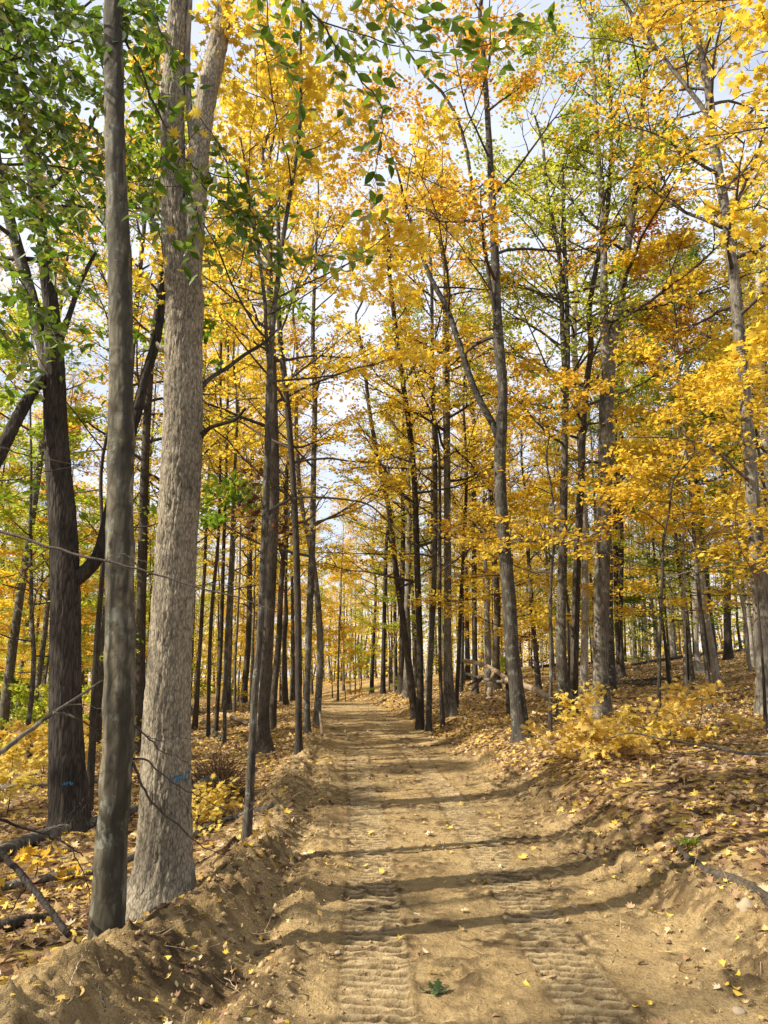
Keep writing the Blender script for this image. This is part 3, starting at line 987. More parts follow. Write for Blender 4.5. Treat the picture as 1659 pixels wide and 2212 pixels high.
trunkA('leaning trunk between the dark tree and the beech', [(192, 1740), (200, 1600), (205, 1475), (212, 1350), (222, 1225)], [17, 15, 14, 12, 10], 'brown', 'lime2', Y=8.8, top=8, spec=dict(SLIM, h0=3, n=8), templ='ovate')

trunkA('curved dark trunk nearest the right side of the track in the middle distance', [(897, 1553), (885, 1450), (872, 1350), (855, 1230), (838, 1087), (820, 1010), (800, 900), (780, 740)], [17, 15, 14, 13, 11, 10, 9, 7], 'brown', 'yellow', spec=SLIM)
trunkA('straight dark trunk left of a matching pair right of the track', [(907, 1577), (908, 1475), (900, 1187), (895, 1037), (886, 937), (872, 837), (858, 737), (842, 600), (830, 480)], [18, 15, 14, 13, 13, 12, 11, 10, 8], 'brown', 'amber', spec=SLIM, top=14)
trunkA('straight grey trunk right of a matching pair right of the track', [(925, 1582), (928, 1475), (938, 1250), (940, 1000), (936, 887), (934, 737), (930, 560)], [14, 12, 11, 10, 9, 8, 7], 'grey', 'yellow', spec=SLIM)
trunkA('stout pale trunk with flared foot behind the slim pair', [(972, 1546), (969, 1475), (967, 1187), (965, 937), (963, 737), (960, 560)], [30, 22, 16, 16, 17, 13], 'log', 'yellow', spec=TALL, top=16)
trunkA('very thin trunk touching the stout pale one on its left', [(957, 1571), (952, 1475), (950, 1187), (948, 980)], [10, 8, 8, 6], 'brown', spec=SLIM, k=8)
trunkA('dark trunk with two kinks beyond the pale flared one', [(985, 1530), (990, 1437), (996, 1287), (1003, 1160), (1008, 1000)], [9, 9, 8, 8, 7], 'brown', 'amber', spec=SLIM, k=8)
trunkA('far brown trunk above the broken logs, left one', [(1027, 1500), (1026, 1437), (1024, 1187), (1022, 1000), (1016, 860)], [14, 12, 11, 10, 8], 'brown', 'yellow', spec=TALL)
trunkA('far brown trunk above the broken logs, right one', [(1074, 1490), (1072, 1437), (1074, 1300), (1066, 1187), (1060, 1020)], [19, 15, 14, 12, 9], 'brown', 'amber', spec=TALL)
trunkA('dark trunk standing at the crest where the track disappears', [(827, 1500), (828, 1437), (831, 1300), (834, 1187), (838, 1100)], [12, 10, 9, 8, 6], 'dark', 'yellow', spec=TALL)
trunkA('slim dark trunk left of the one at the track crest', [(803, 1497), (804, 1437), (809, 1350), (811, 1250)], [10, 8, 7, 6], 'dark', 'yellow', spec=TALL, k=8)
trunkA('slim dark trunk right of the track crest', [(856, 1488), (855, 1437), (853, 1300), (850, 1150)], [9, 8, 7, 6], 'dark', 'yellow', spec=TALL, k=8)

vtree, v_loc = trunkA('tall lichen spotted forked tree standing alone on the right bank', [(1131, 1612), (1126, 1580), (1120, 1530), (1114, 1475), (1109, 1437), (1099, 1287), (1086, 1137), (1080, 987), (1083, 920), (1086, 860), (1077, 737), (1075, 700), (1067, 500), (1059, 350), (1050, 200), (1043, 100), (1040, 0)],
       [56, 40, 34, 31, 30, 30, 26, 26, 26, 22, 24, 22, 19, 15, 13, 11, 9], 'lichen', 'amber', Y=12.5, top=17, k=32, n=130, spec=dict(TALL, h0=7.0, n=16), relief=dict(amp=0.008, fa=8, fz=9), flare=0.1,
       limbs=[dict(pts=[(1080, 960), (1070, 930), (1030, 852), (990, 737), (965, 665), (930, 600), (905, 530), (880, 455)], ws=[16, 16, 15, 14, 13, 12, 10, 8], k=16, n=40, ext=3, dY=[0, 0, .1, .2, .3, .4, .5, .6]),
              dict(pts=[(1074, 700), (1062, 640), (1045, 520), (1020, 400), (998, 285), (960, 205), (915, 160)], ws=[10, 9, 9, 8, 8, 7, 6], dY=[0, -.1, -.2, -.3, -.4, -.5, -.6], ext=2)],
       name='forked_tree')
trunkA('straight knobbly grey trunk at the left of the right hand cluster', [(1216, 1550), (1215, 1475), (1213, 1437), (1216, 1187), (1220, 950), (1222, 840), (1216, 737), (1209, 560), (1180, 400), (1170, 300)], [27, 23, 22, 19, 15, 14, 12, 11, 8, 6], 'grey', 'lime', spec=TALL, top=16, k=16, n=60,
       limbs=[dict(pts=[(1221, 900), (1226, 800), (1226, 700), (1219, 520), (1215, 350)], ws=[12, 12, 11, 10, 7])])
trunkA('dark lower trunk turning pale above in the right hand cluster', [(1238, 1545), (1240, 1475), (1248, 1187), (1254, 1057), (1259, 937), (1266, 837), (1277, 737), (1272, 690), (1284, 600), (1309, 475), (1320, 350), (1318, 200), (1314, 100)], [19, 18, 17, 16, 15, 14, 13, 13, 12, 11, 9, 8, 6], 'brown', 'lime', spec=TALL, top=15, k=14, n=60)
trunkA('pale trunk showing behind the dark one of the right hand cluster', [(1260, 1515), (1262, 1437), (1264, 1250), (1256, 1000), (1246, 850), (1240, 737), (1238, 560)], [20, 17, 15, 14, 15, 14, 10], 'pale', 'yellow', spec=TALL)
trunkA('thick straight grey oak of the right hand slope, forked above', [(1299, 1550), (1298, 1475), (1300, 1287), (1303, 1137), (1307, 1037), (1312, 837), (1318, 760), (1342, 640), (1352, 560), (1370, 425), (1384, 275), (1395, 150), (1420, 0)], [46, 34, 33, 32, 32, 31, 28, 20, 19, 17, 14, 12, 9], 'log', 'lime', spec=dict(TALL, h0=8), top=18, k=40, n=130, relief=dict(amp=0.008, fa=9, fz=8),
       limbs=[dict(pts=[(1314, 850), (1308, 760), (1304, 640), (1305, 560), (1290, 300), (1280, 100)], ws=[26, 22, 19, 16, 12, 8], k=14, ext=3)], name='oak_tree')
trunkA('pair of dark stems rising behind the thick grey oak', [(1340, 1465), (1341, 1437), (1340, 1187), (1339, 937), (1342, 737), (1345, 600)], [24, 16, 15, 15, 14, 11], 'brown', 'green', spec=TALL,
       limbs=[dict(pts=[(1336, 1440), (1331, 1300), (1328, 1000), (1330, 800)], ws=[9, 9, 8, 7])])
trunkA('pale trunk with dark foot on the open leafy slope', [(1511, 1455), (1508, 1437), (1503, 1300), (1500, 1187), (1490, 987), (1480, 737), (1476, 560)], [26, 17, 16, 15, 15, 13, 10], 'pale', 'green', spec=TALL)
trunkA('brown trunk in front of the fallen logs on the upper slope', [(1574, 1424), (1572, 1380), (1571, 1187), (1566, 1050), (1556, 937), (1552, 800)], [20, 17, 15, 13, 11, 9], 'brown', 'green', spec=TALL)
trunkA('stout grey tree at the right border, forked near the top', [(1660, 1575), (1652, 1437), (1645, 1287), (1630, 1137), (1620, 987), (1607, 837), (1598, 737), (1585, 600), (1566, 450), (1541, 300), (1531, 200), (1510, 100), (1492, 0)], [46, 38, 36, 31, 27, 27, 27, 23, 22, 22, 19, 16, 15], 'log', 'yellow', spec=dict(TALL, h0=6.5), top=17, k=28, n=110, relief=dict(amp=0.007, fa=8, fz=9), Y=12.0,
       limbs=[dict(pts=[(1545, 320), (1525, 245), (1485, 190), (1445, 140), (1400, 80), (1355, 15)], ws=[13, 12, 11, 11, 10, 9], ext=2),
              dict(name='bare_branch', pts=[(1622, 1040), (1590, 1015), (1560, 985), (1520, 960), (1440, 945), (1370, 945)], ws=[9, 7, 6, 5, 3.5, 2.5], grow=False, k=6, dY=[0, -.2, -.5, -.8, -1.2, -1.5])])
trunkA('whitish trunk half cut by the right border', [(1668, 1500), (1664, 1300), (1656, 1100), (1650, 900), (1644, 737), (1640, 600)], [22, 20, 20, 20, 19, 16], 'pale', 'yellow', Y=19, spec=TALL)
trunkA('thin bare sapling stem right of the yellow seedlings', [(1652, 1560), (1650, 1475), (1640, 1340), (1630, 1250)], [8, 6, 5, 3], 'brown', Y=10.5, top=5, spec=dict(SLIM, h0=3, n=5), k=8)
trunkA('thin sapling with wide flat yellow sprays in the middle of the right slope', [(1422, 1562), (1424, 1475), (1428, 1300), (1430, 1262), (1434, 1162), (1446, 1100), (1455, 1037)], [9, 8, 7, 7, 6, 5, 4], 'brown', 'yellow', top=6.5, k=8, spec=dict(h0=2.2, n=18, l0=2.6, l1=1.0, e0=5, e1=40, up=.01, sub=6, tw=4, nl=11, zj=.1), size=.12, name='maple_sapling')
trunkA('thin sapling stem between the forked tree and the right hand cluster', [(1188, 1580), (1190, 1475), (1191, 1237), (1199, 1137), (1190, 1050), (1180, 985)], [9, 8, 7, 6, 5, 4], 'grey', 'amber', top=7, k=8, spec=dict(h0=2.6, n=16, l0=2.4, l1=.9, e0=8, e1=40, up=.01, sub=6, tw=4, nl=11, zj=.1), name='maple_sapling')
for h in H: print(h)

rw = np.random.default_rng(64)
wp = np.array([at(px_, py_, 6.4) for px_, py_ in [(rw.normal(532, 16), rw.uniform(985, 1150)) for _ in range(75)] + [(rw.normal(604, 8), rw.uniform(1090, 1170)) for _ in range(28)]]) - f_loc
wp[:, 1] += rw.normal(.25, .2, len(wp))
wl_ = leaf_mesh('withered_leaves', rw, wp, .07 * rw.uniform(.6, 1.3, len(wp)), 1.2, LM['dead'], ftree, 'maple', fold=.9, curl=1.1)
wl_['kind'] = 'stuff'
wt_ = nrm(rw.normal(0, 1, (len(wp), 3)) * [.6, .6, .3] + [.3, 0, .9])
wb_ = build('withered_twigs', [tubes(paths(rw, wp, wt_, rw.uniform(.1, .35, len(wp)), 3, .2, .05), np.full((len(wp), 1), .0025) * np.ones((1, 4)), 3)], BK['twig'], ftree)
wb_['kind'] = 'stuff'

# --- woods: filler trees in many places
occupied = [tuple(o.location[:2]) for o in COL.objects if o.type == 'EMPTY']
def free(x, y, d):
    return all((x - a) ** 2 + (y - b) ** 2 > d * d for a, b in occupied)

def zone(x, y):
    u = float(road_u(np.array(x), np.array(y)))
    if y > 42 and abs(u) < 12: return 'beyond'
    return 'left' if u < 0 else 'right'

PLACE = {'left': 'in the low wood left of the track', 'right': 'on the leafy slope right of the track', 'beyond': 'beyond the crest of the track'}
KIND = {'tall': ('tall_tree', 'tall {} tree', 'tree'), 'slim': ('slender_tree', 'slender {} tree', 'tree'), 'under': ('maple_sapling', 'low spreading {} maple', 'tree'),
        'shrub': ('maple_shrub', 'knee high {} maple bush', 'shrub'), 'bare': ('thin_tree', 'nearly bare thin tree with a few {} leaves', 'tree')}
CN = {'yellow': 'yellow leaved', 'amber': 'orange yellow leaved', 'lime': 'yellowish green leaved', 'green': 'dark green leaved', 'russet': 'russet leaved'}
CB = {'yellow': 'yellow', 'amber': 'orange', 'lime': 'yellowish green', 'green': 'dark green', 'russet': 'russet'}

KG = {'tall': 'tall trees', 'slim': 'slender trees', 'under': 'low spreading maples', 'shrub': 'maple bushes', 'bare': 'nearly bare trees'}
LBS = {'tall': 'tall {} tree', 'slim': 'slender {} tree', 'under': 'low {} maple', 'shrub': '{} maple bush', 'bare': 'sparse {} tree'}
FILL = []
def filler(kind, x, y, leaf, sc=1.0, bark=None):
    z = hz(x, y)
    zn = zone(x, y)
    nm, lb, ct = KIND[kind]
    c_ = CN[leaf]
    bark = bark or ['grey', 'brown', 'brown', 'log', 'grey', 'pale'][int(rs.integers(0, 6))]
    t = place_tree(kind, int(rs.integers(0, 6)), (x, y, z), rs.uniform(0, 6.28), sc, bark, leaf, nm, '', ct, KG[kind] + ' ' + PLACE[zn])
    FILL.append((t, LBS[kind].format(c_), x, y))
    occupied.append((x, y))

def pick_leaf(x, y):
    q = rs.random()
    if x > 0.12 * y + 3 and y > 18:       # upper right of the wood is greener
        return 'green' if q < .30 else 'lime' if q < .55 else 'russet' if q < .60 else 'yellow' if q < .96 else 'amber'
    if x < -0.30 * y:
        return 'lime' if q < .35 else 'yellow' if q < .75 else 'amber' if q < .9 else 'green'
    return 'yellow' if q < .76 else 'amber' if q < .84 else 'lime' if q < .97 else 'russet'

def scatter(kind, n, y0, y1, dmin, sc=(0.85, 1.2), pw=1.0, margin=2.5, leaf=None, road=2.3):
    c = 0
    for _ in range(n * 30):
        y = (y0 ** pw + (y1 ** pw - y0 ** pw) * rs.random()) ** (1 / pw)
        x = rs.uniform(-1, 1) * (0.53 * y + margin)
        u = abs(float(road_u(np.array(x), np.array(y))))
        if u < (road if y < 40 else 0.6) or not free(x, y, dmin):
            continue
        filler(kind, x, y, leaf or pick_leaf(x, y), rs.uniform(*sc))
        c += 1
        if c >= n:
            break
scatter('under', 28, 13, 34, 1.6, (0.8, 1.15), road=3.0)
scatter('tall', 22, 16, 45, 2.2)
scatter('slim', 28, 15, 45, 1.2)
scatter('bare', 62, 15, 60, 1.0, (.7, 1.1))
scatter('under', 66, 32, 75, 1.5, (0.9, 1.4))
scatter('tall', 24, 45, 95, 2.0, (0.9, 1.25))
scatter('shrub', 50, 24, 60, 1.2, (.9, 1.6), road=2.8)
scatter('slim', 30, 45, 85, 1.5, (0.9, 1.25))
# unseen trees added left of the picture to dapple the track
for x, y, k, lf in [(-10.5, 8.4, 'slim', 'lime'), (-9.6, 2.4, 'bare', 'yellow'), (-13, -0.6, 'bare', 'yellow'), (-11.5, 4.6, 'bare', 'yellow'), (-12.5, -2.6, 'slim', 'yellow'), (-13.5, 10.5, 'tall', 'amber'), (-19, 4.5, 'tall', 'yellow')]:
    filler(k, x, y, lf, 1.0)


# ------------------------------------------------------------------ off-frame neighbours whose branches reach in
def spray_branches(T, loc, specs, r, tw_len=(.16, .42), tw_gap=.10, leaf_gap=.05, lsize=(.085, .128), mat='beech', templ='ovate', n_pick=300, droop=-.25, tilt=.55):
    """traced twigs with leaves; the largest leaves are pieces of their own, the rest one foliage part"""
    rows = []
    for bi, (pts, Y0, Y1, w0) in enumerate(specs):
        ys = np.linspace(Y0, Y1, len(pts))
        P = np.array([at(px, py, yy) for (px, py), yy in zip(pts, ys)]) - loc
        Q = resample(np.c_[P, np.linspace(w0, .0018, len(P))], max(12, 4 * len(P)))
        Q[1:-1, :3] += r.normal(0, .006, (len(Q) - 2, 3))
        parts = [tubes(Q[None, :, :3], Q[None, :, 3], 6)]
        seg = np.linalg.norm(np.diff(Q[:, :3], axis=0), axis=1)
        Lt = seg.sum()
        nt = max(4, int(Lt / tw_gap))
        tt = np.linspace(.05, 1, nt)
        p0, tan = along(np.repeat(Q[None, :, :3], nt, 0), tt)
        sd = nrm(np.cross(tan, [0, 0, 1.0]) + r.normal(0, .25, tan.shape))
        D = tan * .8 + sd * np.where(np.arange(nt) % 2, 1, -1)[:, None] * .8 + np.array([0, 0, droop]) + r.normal(0, .15, tan.shape)
        ln = r.uniform(*tw_len, nt) * (1.15 - .5 * tt)
        TW = paths(r, p0, D, ln, 4, .14, -.05)
        parts.append(tubes(TW, np.full((nt, 1), .0019) * np.linspace(1, .5, 5)[None], 4))
        b = build('branch', parts, BK['twig'], T)
        for i in range(nt):
            m = max(2, int(ln[i] / leaf_gap))
            f = (np.arange(m) + .6) / m
            q, tn = along(np.repeat(TW[i][None], m, 0), f)
            sdd = nrm(np.cross(tn, [0, 0, 1.0]) + r.normal(0, .2, tn.shape)) * np.where(np.arange(m) % 2, 1, -1)[:, None]
            dd = nrm(tn * .7 + sdd * .8 + np.array([0, 0, -.25]))
            sz = r.uniform(*lsize, m)
            for k in range(m):
                if r.random() < .88:
                    rows.append((q[k] + dd[k] * sz[k] * .5, dd[k], sz[k], b))
    pos = np.array([a[0] for a in rows]); dr = np.array([a[1] for a in rows]); sz = np.array([a[2] for a in rows])
    d = pos + loc - EYE
    f = np.array([0, math.cos(PITCH), math.sin(PITCH)]); up = np.array([0, -math.sin(PITCH), math.cos(PITCH)])
    zc = d @ f
    px, py = IW / 2 + d[:, 0] / zc * FPX, IH / 2 - (d @ up) / zc * FPX
    seen = (zc > .5) & (px > 0) & (px < IW) & (py > 0) & (py < IH)
    score = np.where(seen, sz / np.maximum(zc, .3), 0)
    order = np.argsort(-score)
    big = set(order[:n_pick].tolist()) if n_pick else set()
    VAR = []
    for v in range(8):
        rr = np.random.default_rng(900 + v)
        V, F, m = leaves(rr, np.zeros((1, 3)), 1.0, 0.02, templ, fold=.35, curl=.35, dirs=np.array([[0, 1.0, 0]]))
        VAR.append(build('leaf', [(V, F)], LM[mat], None, tint=np.full(m, [.1, .3, .45, .55, .65, .75, .85, .98][v]), smooth=False, mesh_only=True))
    from mathutils import Matrix
    rest = []
    for i, (p, dd, s_, b) in enumerate(rows):
        if i in big and score[i] > 0:
            n0 = nrm(np.array([0, 0, 1.0]) + r.normal(0, tilt, 3))
            n0 = nrm(n0 - dd * (n0 @ dd))
            xx = np.cross(dd, n0)
            o = link('leaf', VAR[int(r.choice(8, p=[.14, .18, .18, .16, .14, .1, .07, .03]))], b)
            M = Matrix(((xx[0], dd[0], n0[0], p[0]), (xx[1], dd[1], n0[1], p[1]), (xx[2], dd[2], n0[2], p[2]), (0, 0, 0, 1)))
            o.matrix_local = M @ Matrix.Diagonal((s_, s_, s_, 1))
        else:
            rest.append(i)
    if rest:
        fo = leaf_mesh('foliage', r, pos[rest], sz[rest], tilt, LM[mat], T, templ, dirs=dr[rest])
        fo['kind'] = 'stuff'

r1 = np.random.default_rng(77)
spray_branches(beech, beech_loc, [
    ([(262, -60), (270, 75), (300, 145), (340, 235), (370, 295), (410, 360), (450, 415), (520, 470), (600, 540)], 4.4, 4.9, .010),
    ([(300, -60), (322, 0), (345, 60), (380, 120), (398, 170), (420, 230)], 4.5, 4.6, .007),
    ([(560, -120), (650, 0), (690, 45), (720, 90), (750, 135), (785, 180), (820, 220), (826, 300), (812, 370), (820, 430)], 4.2, 4.9, .010),
    ([(690, 45), (780, 72), (860, 100), (960, 112), (1080, 92), (1150, 60), (1195, 45)], 4.6, 5.2, .006),
    ([(760, -80), (820, -10), (900, 40), (1000, 40), (1120, 30)], 4.3, 4.7, .006),
    ([(600, -60), (575, 20), (590, 90), (625, 160), (650, 240), (640, 300)], 4.7, 4.9, .006),
    ([(450, 372), (520, 400), (550, 475), (590, 530), (650, 555), (700, 556), (770, 535)], 4.7, 5.2, .005),
    ([(430, 250), (480, 330), (500, 400), (520, 470), (530, 520)], 4.6, 4.8, .004),
    ([(400, 400), (430, 470), (420, 540), (460, 560)], 4.6, 4.6, .004),
    ([(350, 330), (330, 420), (350, 480), (380, 520)], 4.5, 4.4, .004),
], r1, n_pick=300, tw_gap=.075)
for pts, w in ([[(286, 1640), (313, 1640), (346, 1669), (382, 1698), (414, 1712), (457, 1737), (522, 1762)], .007],
               [[(287, 1645), (306, 1694), (335, 1741), (382, 1780), (410, 1809), (457, 1838), (504, 1850)], .009],
               [[(284, 1562), (317, 1590), (342, 1618), (392, 1640), (420, 1668)], .007],
               [[(346, 1669), (350, 1720), (372, 1760)], .003], [(lambda a: a)([(382, 1698), (400, 1740), (440, 1790), (470, 1800)]), .003],
               [[(317, 1590), (345, 1600), (380, 1592), (425, 1600)], .003]):
    P = np.array([at(px, py, 4.42 + .02 * i) for i, (px, py) in enumerate(pts)]) - beech_loc
    build('bare_branch', [tube1(P, np.linspace(w, .0015, len(P)), 6, 24, .003, r1)], BK['twig'], beech)

# green beech beyond the left border, its sprays hang into the upper left corner
bl = np.array([-3.9, 5.6, hz(-3.9, 5.6)])
bt = thing('beech_tree', bl, 'green leaved branches hanging in from beyond the upper left border', 'tree')
tl = trunk_line(r1, 12.0, .01, .04)
build('trunk', [tubes(resample(np.c_[tl, trunk_radius(tl[:, 2], 9, .09)], 30)[None, :, :3], resample(np.c_[tl, trunk_radius(tl[:, 2], 9, .09)], 30)[None, :, 3], 14, (1, .1, 0))], BK['beech'], bt)
gb = grow(r1, tl, trunk_radius(tl[:, 2], 9, .09), h0=5.9, n=32, l0=2.4, l1=1.2, e0=5, e1=50, up=.02, sub=6, tw=4, nl=9, zj=.15)  # upper crown added to throw shade on the oak's upper stems
ob_ = build('upper_branches', branch_parts(gb), BK['twig'], bt); ob_['kind'] = 'stuff'
ob_ = leaf_mesh('crown', r1, gb[3], .10 * r1.uniform(.7, 1.2, len(gb[3])), .5, LM['beech'], bt, 'ovate', clump=gb[4]); ob_['kind'] = 'stuff'
spray_branches(bt, bl, [
    ([(-330, 60), (-150, 60), (0, 135), (60, 190), (150, 300), (215, 400), (230, 470)], 5.6, 5.0, .012),
    ([(-300, 120), (-120, 110), (0, 185), (40, 260), (100, 360), (130, 420), (180, 460)], 5.6, 5.4, .010),
    ([(-280, 480), (-120, 500), (0, 556), (40, 600), (90, 680), (120, 722), (160, 700)], 5.6, 5.2, .009),
    ([(-300, -120), (-100, -40), (30, 20), (80, 60), (150, 150), (220, 230)], 5.6, 5.0, .010),
    ([(-200, -200), (0, -80), (90, -20), (160, 30), (210, 90)], 5.4, 4.8, .008),
    ([(-260, 300), (-100, 300), (0, 350), (60, 400), (120, 480), (140, 560)], 5.7, 5.9, .008),
    ([(-260, 600), (-100, 640), (0, 690), (60, 770), (70, 830)], 5.6, 5.4, .006),
    ([(-200, 200), (0, 230), (80, 250), (160, 260), (230, 300)], 5.7, 5.6, .006),
    ([(0, 20), (60, 90), (110, 180), (130, 260)], 5.6, 5.3, .005),
    ([(160, 30), (280, 60), (330, 120), (345, 200)], 5.2, 5.6, .005),
    ([(0, 420), (60, 470), (100, 540), (150, 600), (190, 620)], 5.5, 5.2, .005),
], np.random.default_rng(78), n_pick=300, tw_gap=.048)

# yellow maple beyond the right border, large leaves close by
ml = np.array([4.15, 5.7, hz(4.15, 5.7)])
mt = thing('maple_tree', ml, 'large yellow maple sprays reaching in from beyond the upper right border', 'tree')
rm = np.random.default_rng(5)
tp = trunk_line(rm, 9.5, .012, .04)
tr_ = trunk_radius(tp[:, 2], 9.5, .07)
build('trunk', [tubes(resample(np.c_[tp, tr_], 26)[None, :, :3], resample(np.c_[tp, tr_], 26)[None, :, 3], 12, (1, .1, 0))], BK['grey'], mt)
g = grow(rm, tp, tr_, h0=3.6, n=20, l0=1.75, l1=1.2, e0=0, e1=35, up=.01, sub=7, tw=4, nl=9, zj=.12, az=(110, 250))
bo = build('branches', branch_parts(g), BK['twig'], mt); bo['kind'] = 'stuff'
W_ = g[3] + ml - EYE
zc = W_ @ np.array([0, math.cos(PITCH), math.sin(PITCH)])
px = IW / 2 + W_[:, 0] / zc * FPX; py = IH / 2 - (W_ @ np.array([0, -math.sin(PITCH), math.cos(PITCH)])) / zc * FPX
ins = np.where((px > 0) & (px < IW) & (py > 0) & (py < IH))[0]
pick = ins[np.argsort(zc[ins])[:300]]
restm = np.setdiff1d(np.arange(len(W_)), pick)
restm = restm[rm.random(len(restm)) < .62]
co = leaf_mesh('crown', rm, g[3][restm], 0.102 * rm.uniform(.6, 1.2, len(restm)), .55, LM['yellow'], mt, 'maple', clump=g[4][restm]); co['kind'] = 'stuff'
from mathutils import Euler, Matrix
def leaf_variants(n, mat, templ, tints, seed, fold=.3, curl=.4, name='leaf'):
    out = []
    for v in range(n):
        rr = np.random.default_rng(seed + v)
        V, F, m = leaves(rr, np.zeros((1, 3)), 1.0, 0.03, templ, fold=fold, curl=curl, dirs=np.array([[0, 1.0, 0]]))
        out.append(build(name, [(V, F)], LM[mat], None, tint=np.full(m, tints[v % len(tints)]), smooth=False, mesh_only=True))
    return out
MV = leaf_variants(8, 'yellow', 'maple', [.2, .4, .55, .7, .8, .9, .6, .3], 300)
for i in pick:
    o = link('leaf', MV[int(rm.integers(0, 8))], mt)
    o.location = g[3][i]
    o.rotation_euler = (rm.normal(0, .5), rm.normal(0, .5), rm.uniform(0, 6.28))
    s_ = 0.102 * rm.uniform(.6, 1.2)
    o.scale = (s_, s_, s_)

# thin bare sapling at the left border, one long twig crosses the trunks
sl = np.array([-2.75, 3.9, hz(-2.75, 3.9)])
st = thing('bare_sapling', sl, 'bare thin sapling whose long dark twig crosses in front of the left trunks', 'tree')
P = np.array([sl + [0, 0, -.1], sl + [.03, 0, 1.0], sl + [.0, .05, 2.4], sl + [.1, .1, 4.0]]) - sl
build('trunk', [tube1(P, [.02, .017, .013, .004], 8, 20, .004, r1)], BK['twig'], st)
for pts, ys, w in ([[(-120, 1110), (0, 1147), (110, 1182), (225, 1212), (330, 1238), (420, 1267), (550, 1302), (600, 1322)], (3.9, 3.7), .010],
                   [[(225, 1212), (260, 1196), (290, 1205), (320, 1215)], (3.75, 3.7), .0025],
                   [[(110, 1182), (60, 1220), (30, 1290), (50, 1330)], (3.8, 3.7), .003],
                   [[(420, 1267), (470, 1262), (530, 1272)], (3.7, 3.7), .0025],
                   [[(-130, 960), (0, 967), (60, 985), (140, 1000), (220, 1010)], (3.9, 4.2), .006],
                   [[(-130, 1060), (0, 1040), (60, 1030), (150, 1012), (220, 1030)], (3.9, 4.2), .005]):
    Q = np.array([at(a, b, y) for (a, b), y in zip(pts, np.linspace(*ys, len(pts)))]) - sl
    build('branch', [tube1(Q, np.linspace(w, .0015, len(Q)), 6, 26, .003, r1)], BK['twig'], st)

# ------------------------------------------------------------------ logs, sticks, heaps
def on_ground(pts, lift):
    out = []
    for i, (px, py) in enumerate(pts):
        h = ground_hit(px, py)
        h[2] += lift[i] if hasattr(lift, '__len__') else lift
        out.append(h)
    return np.array(out)

def log(name, label, cat, pts, ws, lift=0.3, bark='log', group=None, n=24, k=14, forks=(), Y=None, sag=True, amp=.008):
    """a fallen stem lying along photograph pixels; lift: share of its radius above the ground"""
    if Y is None:
        P = on_ground(pts, 0)
    else:
        ys = np.linspace(Y[0], Y[1], len(pts)) if hasattr(Y, '__len__') else [Y] * len(pts)
        P = np.array([at(a, b, y) for (a, b), y in zip(pts, ys)])
    rad = np.array(ws) * .5 * P[:, 1] / FPX
    if Y is None:
        P[:, 2] += rad * lift
    c = P.mean(0)
    T = thing(name, c, label, cat, group)
    V, F = tube1(P - c, rad, k, n, amp * .4, r1)
    V = V + nrm(V - V.mean(0)) * 0
    build('stem', [(V, F)], BK[bark], T)
    for fp, w, y in forks:
        Q = np.array([at(a, b, yy) for (a, b), yy in zip(fp, np.linspace(*y, len(fp)))]) - c
        build('side_branch', [tube1(Q, np.linspace(w, .002, len(Q)), 7, 20, .004, r1)], BK[bark], T)
    return T

log('fallen_log', 'long grey fallen log passing behind the beech and the big oak', 'log', [(-60, 1876), (0, 1856), (72, 1826), (207, 1788), (308, 1757), (360, 1742)], [30, 28, 27, 25, 22, 20], .9)
log('fallen_log', 'thin fallen log running low behind the feet of beech and oak', 'log', [(-40, 1934), (0, 1926), (100, 1905), (198, 1889), (274, 1862), (330, 1840)], [17, 17, 16, 14, 13, 11], .9)
log('fallen_log', 'fallen limb between the big oak and the slim knobbly tree', 'log', [(395, 1822), (410, 1815), (468, 1786), (525, 1768), (572, 1755), (600, 1738)], [17, 16, 14, 13, 12, 9], .9)
log('fallen_log', 'short dark log end at the lower left border', 'log', [(-60, 2030), (0, 2016), (47, 2002), (112, 1988)], [28, 26, 24, 17], .8, bark='brown')
log('fallen_log', 'grey mossy log lying behind the dark furrowed tree', 'log', [(-40, 1712), (0, 1710), (60, 1706), (110, 1700), (240, 1690)], [17, 17, 15, 13, 8], .9)
log('fallen_branch', 'fallen branch pointing down the slope between the oak and three poles', 'branch', [(405, 1528), (450, 1572), (482, 1602)], [7, 8, 8], .9, bark='grey')
log('fallen_branch', 'long thin fallen branch behind the three slim poles', 'branch', [(432, 1538), (490, 1550), (545, 1570)], [7, 8, 7], .9, bark='wood')
log('stick', 'short pale peeled stick leaning at the foot of the bent pale trunk', 'stick', [(696, 1588), (691, 1537)], [7, 5], Y=(13.6, 13.9), bark='wood')
log('dead_branch', 'bare grey dead branch slanting in from the left border with two forks', 'branch', [(-60, 1665), (0, 1626), (60, 1580), (115, 1540), (165, 1508), (222, 1470)], [12, 11, 9.5, 8, 6, 3], Y=(5.0, 5.6), bark='log',
    forks=([[(115, 1540), (150, 1545), (180, 1560), (205, 1578), (222, 1596)], .011, (5.25, 5.5)], [[(115, 1540), (140, 1525), (170, 1522), (228, 1533)], .007, (5.25, 5.4)]))
log('dead_branch', 'dark dead pole leaning down to the berm in the lower left corner', 'branch', [(-60, 1760), (0, 1838), (75, 1925), (150, 2020)], [12, 12, 12, 13], Y=(4.4, 3.9), bark='dark',
    forks=([[(30, 1875), (60, 1900), (30, 1960), (10, 2000)], .006, (4.2, 4.1)],))
